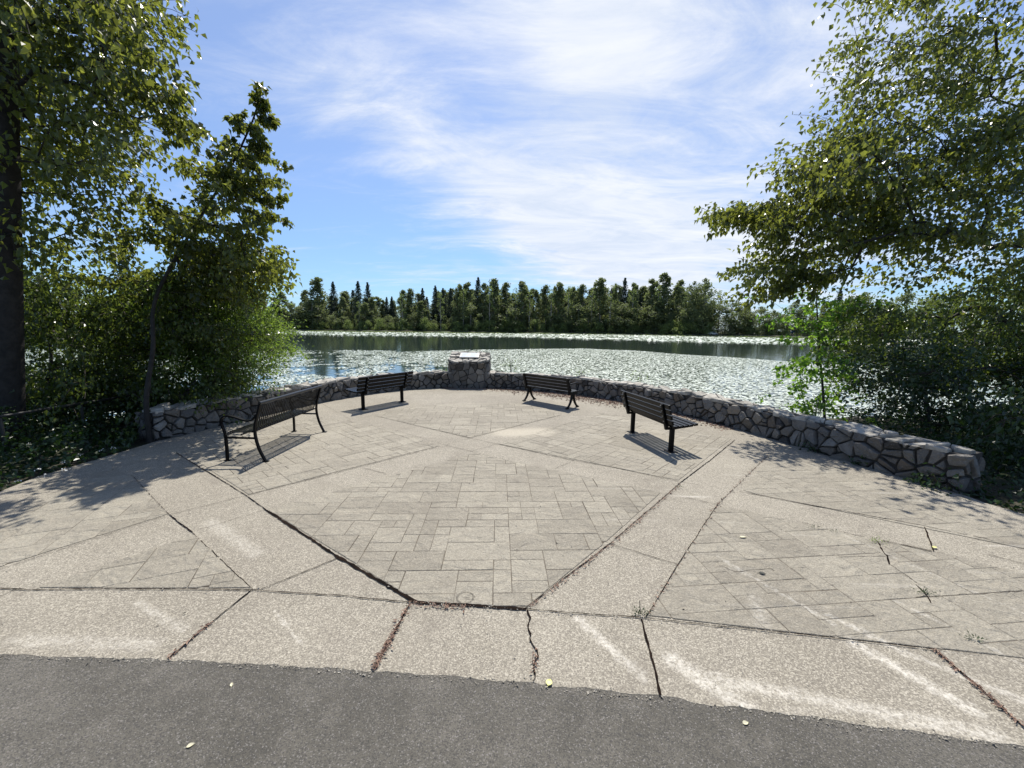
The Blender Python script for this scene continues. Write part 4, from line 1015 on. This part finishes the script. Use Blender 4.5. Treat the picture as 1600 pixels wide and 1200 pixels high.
for u in r.uniform(.38, .84, 9000)**1.0:
    s_ = u*front.L; p, n_ = front.at(s_); d = abs(r.normal(0, .34))*(.5+.9*math.exp(-((u-.60)/.12)**2))+.02
    if d > 1.1: continue
    wgt = math.exp(-((u-.62)/.12)**2)*min(1, .35+1.3*vnoise(np.array([p[0]]), np.array([p[1]+d]), .35, 9)[0]**1.5)
    if r.random() < .25+.75*wgt: Q.append((*(p+n_*d), .004+r.uniform(0, .004)))
Q = np.array(Q)
litter('leaf_litter', Q, .040, 'needles', 'rust brown leaf litter lying along the foot of the wall at right', 16, 1.9)
litter('fallen_needles', np.concatenate([along([(1060, 757), (953, 850), (820, 952)], 420, .010)+np.array((.018, -.006, 0)), along([(645, 942), (730, 947)], 110, .014)-np.array((0, .02, 0)), along([(612, 996), (584, 1047)], 200, .010),
        along([(641, 944), (612, 996)], 90, .008), along([(1200, 712), (1121, 789)], 170, .012), along([(1121, 789), (1010, 965)], 90, .008), along([(836, 1018), (837, 1054)], 40, .01), along([(1460, 1017), (1600, 1138)], 160, .008), along([(262, 1031), (330, 974)], 60, .007)]),
       .016, 'needles', 'reddish brown needles gathered in the joints of the plaza', 6, 2.4)
litter('grit', np.concatenate([along([(645, 945), (822, 956)], 90, .012), along([(822, 956), (1000, 968)], 50, .01), along([(1000, 968), (1457, 1017)], 60, .012), along([(0, 921), (395, 923), (640, 943)], 60, .012), along([(300, 832), (265, 805)], 30, .01),
        along([(0, 1026), (265, 1034), (545, 1049), (835, 1071), (1100, 1102), (1400, 1142), (1600, 1170)], 700, .014, .001), np.c_[r.uniform(-4, 4, 420), r.uniform(1.9, 6, 420), np.full(420, .010)], np.c_[r.uniform(-2.6, 2.6, 260), r.uniform(.9, 1.75, 260), np.full(260, -.003)]]), .008, 'pebble', 'scattered pale grit and pebbles on paving and asphalt', 8, 1.3)
litter('debris', np.concatenate([np.c_[r.uniform(-4.5, 5, 230), r.uniform(1.9, 8, 230), np.full(230, .010)], np.c_[r.uniform(-2.6, 2.6, 70), r.uniform(.9, 1.75, 70), np.full(70, -.003)]]), .013, 'darkleaf', 'dark specks of twig and bark on the paving', 9, 2.5)
# blossoms in the left undergrowth
r = np.random.default_rng(77)
cl = []
for px, py in ((68, 742), (62, 733), (128, 710), (156, 704), (98, 722), (100, 733), (28, 752), (178, 700), (44, 694), (115, 676)):
    g = gp(px, py, .25); cl.append(np.c_[r.normal(g[0], .018, 6), r.normal(g[1], .018, 6), r.normal(.25, .008, 6)])
P = np.concatenate(cl); o = link('blossoms', leaf_mesh('blossoms', P, r.normal(0, 1, P.shape), r.normal(0, .3, P.shape)+np.array((0, 0, 1)), np.full(len(P), .016), np.full(len(P), .016), M['petal'], np.zeros(len(P)))); tag(o, 'small white blossoms among the left undergrowth', 'flowers', kind='stuff')

# handrail beside the path down to the water, left
p0, p1, p2 = at(-60, 661, 4.9), at(0, 651, 5.3), at(215, 616, 7.6)
root = empty('handrail', (p1[0], p1[1], 0)); tag(root, 'dark sloping metal handrail among the bushes at far left', 'railing')
l = lambda p: (p[0]-p1[0], p[1]-p1[1], p[2])
b = MB(); b.tube([l(p0), l(p1), l((p1+p2)/2), l(p2)], .021, 10); b.build('rail', M['galv'], root, True)
for u in (0.0, .5, 1.0):
    q = p1+(p2-p1)*u; b = MB(); b.tube([(q[0]-p1[0], q[1]-p1[1], q[2]-.9), (q[0]-p1[0], q[1]-p1[1], q[2]-.02)], .02, 8); b.build('post', M['galv'], root, True)

# ------------------------------------------------------------------ lily pads
def pads(name, n, xr, yr, keep, size, seed, label, tiltk=.06):
    r = np.random.default_rng(seed); x = r.uniform(xr[0], xr[1], n); y = yr[0]+(yr[1]-yr[0])*r.uniform(0, 1, n)**1.0
    k = keep(x, y, r); x, y = x[k], y[k]; n = len(x); s = size*r.uniform(.55, 1.25, n)
    th = np.linspace(.35, 2*np.pi-.35, 6); a = r.uniform(0, 6.28, n)[:, None]
    cx, cy = np.cos(th+a)*s[:, None], np.sin(th+a)*s[:, None]
    tx, ty = r.normal(0, tiltk, (n, 1)), r.normal(0, tiltk, (n, 1))
    up = np.where(r.random((n, 1)) < .12, r.uniform(.0, .22, (n, 1)), 0); tx, ty = tx+up, ty-up
    z = WZ+.018+r.uniform(0, .02, (n, 1))+np.abs(tx)*s[:, None]*.7+np.abs(ty)*s[:, None]*.7
    rim = z+cx*tx+cy*ty+s[:, None]*.05*r.uniform(0, 1, (n, 6))
    V = np.concatenate([np.stack([np.repeat(x[:, None], 6, 1)+cx, np.repeat(y[:, None], 6, 1)+cy, rim], 2), np.stack([x, y, z[:, 0]], 1)[:, None, :]], 1).reshape(-1, 3)
    i = np.arange(n)[:, None]*7; f = i+np.array([[6, 0, 1, 2, 3, 4, 5]])
    o = link(name, np_mesh(name, V, f, M['pad'], attrs={'lv': ('FACE', r.uniform(0, 1, n))})); tag(o, label, 'lily pads', kind='stuff'); return o
def near_edge(x): return np.interp(x, [-60, -40, -25, -12, 0, 10, 16, 22, 28, 40, 60], [44, 45, 47, 49, 56, 58, 54, 44, 34, 30, 30])
def keep_near(x, y, r):
    nz = .6*vnoise(x, y*1.0, 1.1, 1)+.4*vnoise(x, y, .35, 2)
    e = near_edge(x)+4*(vnoise(x, y, 6, 3)-.5)
    dens = np.interp(x, [-40, -16, -6, 2, 14, 40], [.52, .50, .56, .78, .90, .80])
    # open leads where the sky shows
    px = x/np.maximum(y, 1)
    lead = np.exp(-((px+.47)/.035)**2)*.5+np.exp(-((px+.29)/.03)**2)*(y < 30)*.45+np.exp(-((px+.17)/.055)**2)*(y < 29)*.42
    fade = np.clip((shore_near(x)+.5-y)/2, 0, 1)*.6
    return (y < e) & (y > shore_near(x)+.2) & (nz < dens-lead*.8+.12)
pads('lily_pads', 400000, (-62, 62), (11, 62), keep_near, .078, 101, 'broad field of pale lily pads on the near water')
def far_lo(x): return np.interp(x, [-110, -74, -53, -28, 5, 25, 50, 75, 120], [142, 134, 132, 130, 128, 112, 92, 88, 84])
def keep_far(x, y, r):
    nz = vnoise(x, y*.5, 5, 5)*.6+vnoise(x, y*.4, 2, 6)*.4
    lo = far_lo(x)+10*(vnoise(x, y, 18, 7)-.5); hi = shore_far(x)-1
    mid = (lo+hi)/2
    return (y > lo) & (y < hi) & (nz < np.where(y < mid, .72, .80))
pads('lily_pads', 110000, (-150, 170), (88, 215), keep_far, .42, 102, 'distant strip of lily pads along the far shore', .10)

# ------------------------------------------------------------------ far shore trees
def far_proto(kind, seed):
    """unit tree: height 1, returns crown mesh and trunk mesh"""
    r = np.random.default_rng(seed); P = []; sz = []; lv = []
    if kind == 'conifer':
        n = 4200; u = r.uniform(0, 1, n)**1.15; z = np.minimum(.05+.95*u, .995); rad = .21*(1-u)**.9+.010
        a = r.uniform(0, 2*np.pi, n); tier = .70+.30*np.sin(u*70+np.sin(a*3+seed)*1.5)
        lob = 1+.22*np.sin(a*3+u*9+seed)+.16*np.sin(a*7+u*23)
        q = rad*tier*lob*np.sqrt(r.uniform(.25, 1, n)); P = np.c_[q*np.cos(a), q*np.sin(a), z-q*.25]; s = r.uniform(.014, .028, n)*(1-.45*u)
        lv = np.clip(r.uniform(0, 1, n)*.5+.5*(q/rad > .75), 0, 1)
    else:
        nb = {'tall': 62, 'broad': 58, 'shrub': 22, 'sparse': 30}[kind]; cs = []
        sw = r.uniform(0, 6.28)
        for i in range(nb):
            u = (i+r.uniform(0, 1))/nb
            if kind == 'tall': z = .05+.90*u; R_ = .115*math.sin(math.pi*min(1, (u*.80+.18)))**.55*(1+.3*math.sin(u*17+sw)); b = r.uniform(.030, .062)*(1.25-u*.6)
            elif kind == 'broad': z = .06+.84*u; R_ = .27*math.sin(math.pi*(u*.78+.17))**.6*(1+.22*math.sin(u*13+sw)); b = r.uniform(.045, .095)*(1.15-u*.3)
            elif kind == 'shrub': z = .05+.75*u; R_ = .5*(1-u*.6); b = r.uniform(.10, .2)
            else: z = .3+.66*u; R_ = .14*(1-u*.5); b = r.uniform(.02, .045)
            a = r.uniform(0, 6.28); q = R_*math.sqrt(r.uniform(.1, 1)); cs.append((q*math.cos(a), q*math.sin(a), z, b, r.uniform(0, 1)))
        cs.append((0, 0, .95 if kind != 'shrub' else .8, .03 if kind != 'shrub' else .12, .5))
        per = {'tall': 62, 'broad': 66, 'shrub': 80, 'sparse': 22}[kind]; L = []
        for (x, y, z, b, c) in cs:
            v = r.normal(0, 1, (per, 3)); v /= np.linalg.norm(v, axis=1)[:, None]; v *= (r.uniform(.1, 1.25, (per, 1))**.5)*b*np.array((1, 1, 1.25)); v[:, 2] *= np.where(v[:, 2] > 0, 1, .8)
            P.append(v+np.array((x, y, z))); L.append(np.clip(c*.6+r.uniform(0, .5, per), 0, 1))
        P = np.concatenate(P); lv = np.concatenate(L); n = len(P)
        s = r.uniform(.012, .026, n)*(1.9 if kind == 'shrub' else 1.0)*(.7 if kind == 'sparse' else 1)
        P[:, 2] = np.clip(P[:, 2], .01, 1.0)
    n = len(P); D = r.normal(0, 1, (n, 3)); D[:, 2] -= .3; Nn = r.normal(0, .8, (n, 3))+np.array((0, 0, .6))
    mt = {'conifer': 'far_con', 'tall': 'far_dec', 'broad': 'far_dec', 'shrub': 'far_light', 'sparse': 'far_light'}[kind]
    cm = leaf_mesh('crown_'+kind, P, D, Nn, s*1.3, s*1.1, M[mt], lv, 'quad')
    b = MB(); b.tube([(0, 0, -.02), (.004, 0, .3), (-.003, .003, .65), (0, 0, .93)], [.013, .010, .006, .0015], 6)
    if kind in ('broad', 'tall', 'sparse'):
        for k in range(7):
            a = r.uniform(0, 6.28); z = r.uniform(.2, .75); b.tube([(0, 0, z), (.07*math.cos(a), .07*math.sin(a), z+.10)], [.005, .002], 4)
    me = bpy.data.meshes.new('trunk_'+kind); me.from_pydata(b.v, [], b.f); me.materials.append(M['far_bark']); me.update()
    return cm, me
PR = {k: [far_proto(k, s) for s in ss] for k, ss in {'conifer': (1, 2, 3), 'tall': (4, 5, 6, 7), 'broad': (8, 9, 10), 'shrub': (11, 12, 13), 'sparse': (14,)}.items()}
def base_y(px): return float(np.interp(px, [0, 470, 800, 1120, 1212, 1600], [516, 518, 521, 526, 528, 532]))
TREES = []  # (px, top py, kind, width factor, distance factor)
for x, y in ((520, 440), (559, 439), (574, 441), (604, 464), (612, 463), (660, 450), (680, 446), (692, 450), (704, 450), (747, 433), (977, 434), (1001, 460), (1314, 451)): TREES.append((x, y, 'conifer', 1.0, 1.03))
TREES += [(190, 388, 'conifer', 1.0, .45), (60, 425, 'conifer', 1.1, .6), (110, 452, 'broad', 1.2, .8), (20, 440, 'broad', 1.2, .8), (260, 440, 'broad', 1.2, .8), (320, 445, 'tall', 1.3, .9), (365, 450, 'broad', 1.2, .9), (410, 462, 'tall', 1.3, 1)]
for x, y, wf in ((495, 432, 1.5), (478, 452, 1.3), (535, 463, 1.3), (582, 463, 1.3), (630, 452, 1.1), (641, 450, 1.1), (717, 443, 1.1), (732, 440, 1.2), (757, 441, 1.1), (772, 434, 1.3), (792, 440, 1.2), (816, 438, 1.4), (838, 452, 1.0), (854, 444, 1.1), (873, 440, 1.4),
                 (896, 447, 1.0), (911, 443, 1.1), (939, 433, 1.45), (962, 442, .7), (990, 441, 1.1), (1020, 434, 1.1), (1039, 425, 1.3), (1064, 436, 1.2), (1168, 470, 1.3)): TREES.append((x, y, 'tall', wf, 1.0))
for x, y, wf in ((455, 470, 1.0), (1086, 438, .8), (1103, 433, .85), (1145, 467, 1.9), (1158, 478, 1.5), (1190, 478, 1.6), (1210, 484, 1.5), (1243, 470, 1.2), (1262, 476, 1.1), (1352, 455, 1.2), (1385, 470, 1.1), (1420, 452, 1.2), (1460, 460, 1.2), (1500, 455, 1.2), (1545, 462, 1.2), (1590, 455, 1.2)): TREES.append((x, y, 'broad', wf, .97))
TREES += [(1135, 492, 'broad', 1.5, 1.02), (1158, 488, 'tall', 1.5, 1.04), (1178, 492, 'broad', 1.6, 1.03), (1200, 500, 'broad', 1.7, 1.0), (1225, 490, 'broad', 1.5, 1.03), (1250, 492, 'tall', 1.6, 1.04), (1275, 488, 'broad', 1.5, 1.02), (1300, 486, 'broad', 1.5, 1.03), (1330, 480, 'tall', 1.5, 1.04), (1365, 480, 'broad', 1.5, 1.03), (1400, 475, 'tall', 1.5, 1.03), (1440, 478, 'broad', 1.5, 1.04)]
TREES += [(x_, y_, 'sparse', 1.1, .968) for x_, y_ in ((560, 470), (628, 458), (688, 456), (724, 450), (765, 446), (806, 448), (828, 452), (862, 450), (889, 446), (926, 452), (956, 444), (990, 450), (1030, 446), (1075, 448))]
TREES += [(1127, 452, 'sparse', 1.2, 1.0), (1290, 474, 'tall', 1.3, .95)]
r = np.random.default_rng(19)
for x in np.arange(446, 1118, 7.5):                # a second, lower rank filling the wood
    TREES.append((x+r.uniform(-5, 5), np.interp(x, [446, 520, 560, 600, 640, 720, 1100, 1118], [468, 455, 455, 468, 460, 448, 446, 470])+r.uniform(-2, 14), ['tall', 'tall', 'tall', 'conifer'][r.integers(4)], r.uniform(1.1, 1.6), r.uniform(1.05, 1.14)))
for x in np.arange(445, 1120, 12.5): TREES.append((x+r.uniform(-5, 5), r.uniform(466, 500), ['broad', 'tall'][r.integers(2)], r.uniform(1.5, 2.0), .97))
for x in np.arange(140, 445, 15.0): TREES.append((x+r.uniform(-5, 5), r.uniform(450, 478), ['broad', 'tall'][r.integers(2)], r.uniform(1.4, 1.9), 1.0))
for x in np.arange(440, 1110, 17.0): TREES.append((x+r.uniform(-6, 6), base_y(x)-r.uniform(14, 27), 'shrub', r.uniform(.9, 1.5), .945))
for x in (1175, 1196, 1212, 1228, 1262, 1290, 1330, 1370, 1410): TREES.append((x, base_y(x)-r.uniform(15, 24), 'shrub', 1.3, .955))
TREES.sort(key=lambda a: a[0])
KN = {'conifer': ('conifer_tree', 'dark pointed conifer'), 'tall': ('deciduous_tree', 'tall narrow leafy tree'), 'broad': ('broadleaf_tree', 'rounded broad leafy tree'), 'shrub': ('shore_shrub', 'light green waterside shrub'), 'sparse': ('deciduous_tree', 'thin pale-trunked tree')}
LAND = [(0, 'behind the left shrubs'), (440, 'beside the willow bush'), (560, 'above the left plank bench'), (690, 'behind the stone pedestal'), (800, 'behind the iron bench'), (930, 'behind the right bench'), (1110, 'by the far lawn'), (1225, 'behind the sapling'), (1310, 'behind the right shrubs')]
NUM = 'first second third fourth fifth sixth seventh eighth ninth tenth eleventh twelfth thirteenth fourteenth fifteenth sixteenth seventeenth eighteenth nineteenth twentieth twenty-first twenty-second twenty-third twenty-fourth twenty-fifth twenty-sixth twenty-seventh twenty-eighth twenty-ninth thirtieth'.split()
cntk = {}
for (px, py, kind, wf, df) in TREES:
    k = [i for i, a in enumerate(LAND) if a[0] <= px][-1]; rw = 'half hidden ' if df > 1.04 else 'shorter ' if kind != 'shrub' and py > 466 else ''; cntk[(kind, k, rw)] = cntk.get((kind, k, rw), 0)+1; idx = cntk[(kind, k, rw)]
    by = base_y(px); hor = 512.6+(px-800)*.011
    D0 = ray(px, 520)[0]/ray(px, 520)[1]
    Yd = 200.0
    for _ in range(6): Yd = float(shore_far(np.array(D0*Yd)))+3
    Yd = Yd+4+(df-.94)*190 if df > .9 else Yd*df
    top = at(px, py, Yd); zb = -.4 if df > .9 else -1.0
    if df < .9: zb = -1.0
    h = top[2]-zb; g = PR[kind]; cm, tm = g[r.integers(len(g))]
    nm, ds = KN[kind]; ws = h*wf*({'shrub': 1.1, 'broad': 1.15, 'tall': 1.0, 'conifer': 1.15}.get(kind, 1.0))
    root = empty(nm, (top[0], Yd, zb), r.uniform(0, 6.28)); root.scale = (ws, ws, h)
    tag(root, f"{rw}{ds}, {NUM[idx-1]} from left across lake {LAND[k][1]}", 'shrub' if kind == 'shrub' else 'tree', 'shrubs along the far shore' if kind == 'shrub' else 'trees along the far shore')
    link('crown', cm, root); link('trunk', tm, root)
# little islet of land that carries the nearer trees at far left
# reeds along the far bank
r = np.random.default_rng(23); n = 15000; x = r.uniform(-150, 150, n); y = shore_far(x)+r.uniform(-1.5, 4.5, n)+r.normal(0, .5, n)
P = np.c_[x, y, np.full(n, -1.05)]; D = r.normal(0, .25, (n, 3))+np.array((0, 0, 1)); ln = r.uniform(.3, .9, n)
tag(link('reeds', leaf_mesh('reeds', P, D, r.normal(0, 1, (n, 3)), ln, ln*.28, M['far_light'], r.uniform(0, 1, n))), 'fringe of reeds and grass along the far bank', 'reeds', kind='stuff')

# vehicles by the far lawn
def car(px, py, Yd, matl, lab, rz):
    p = at(px, py, Yd); root = empty('parked_car', (p[0], Yd, p[2]), rz); tag(root, lab, 'car', 'cars parked beyond the far shore')
    b = MB(); prof = [(-2.2, .35), (-2.25, .75), (-2.0, .95), (-1.35, 1.0), (-.75, 1.48), (.75, 1.5), (1.35, 1.02), (2.1, .88), (2.25, .6), (2.2, .35)]
    n = len(prof); b.add([(x, -.88, z) for x, z in prof]+[(x, .88, z) for x, z in prof], [tuple(range(n)), tuple(range(2*n-1, n-1, -1))]+[(i, i+n, (i+1) % n+n, (i+1) % n) for i in range(n)]); b.build('body', M[matl], root)
    b = MB()
    for s in (-1, 1): b.add([(x, s*.89, z) for x, z in ((-1.2, 1.02), (-.7, 1.4), (.7, 1.42), (1.2, 1.04))], [(0, 1, 2, 3)])
    b.build('window', M['glass_dark'], root)
    for x in (-1.4, 1.4):
        for s in (-1, 1): b = MB(); b.tube([(x, s*.70, .33), (x, s*.91, .33)], .33, 14); b.build('wheel', M['tyre'], root)
car(1113, 523.5, 185, 'white_paint', 'white car by the waterside lawn, leftmost of the vehicles across the lake', .3)
car(1152, 519.5, 196, 'white_paint', 'pale car parked under the broad dark tree across the lake', -.1)
car(1167, 519.5, 197, 'white_paint', 'pale car parked right beside its twin under the trees across the lake', .05)
car(1238, 521.5, 176, 'blue_paint', 'blue vehicle showing between far bushes left of the sapling', .4)
print('objects', len(bpy.data.objects))
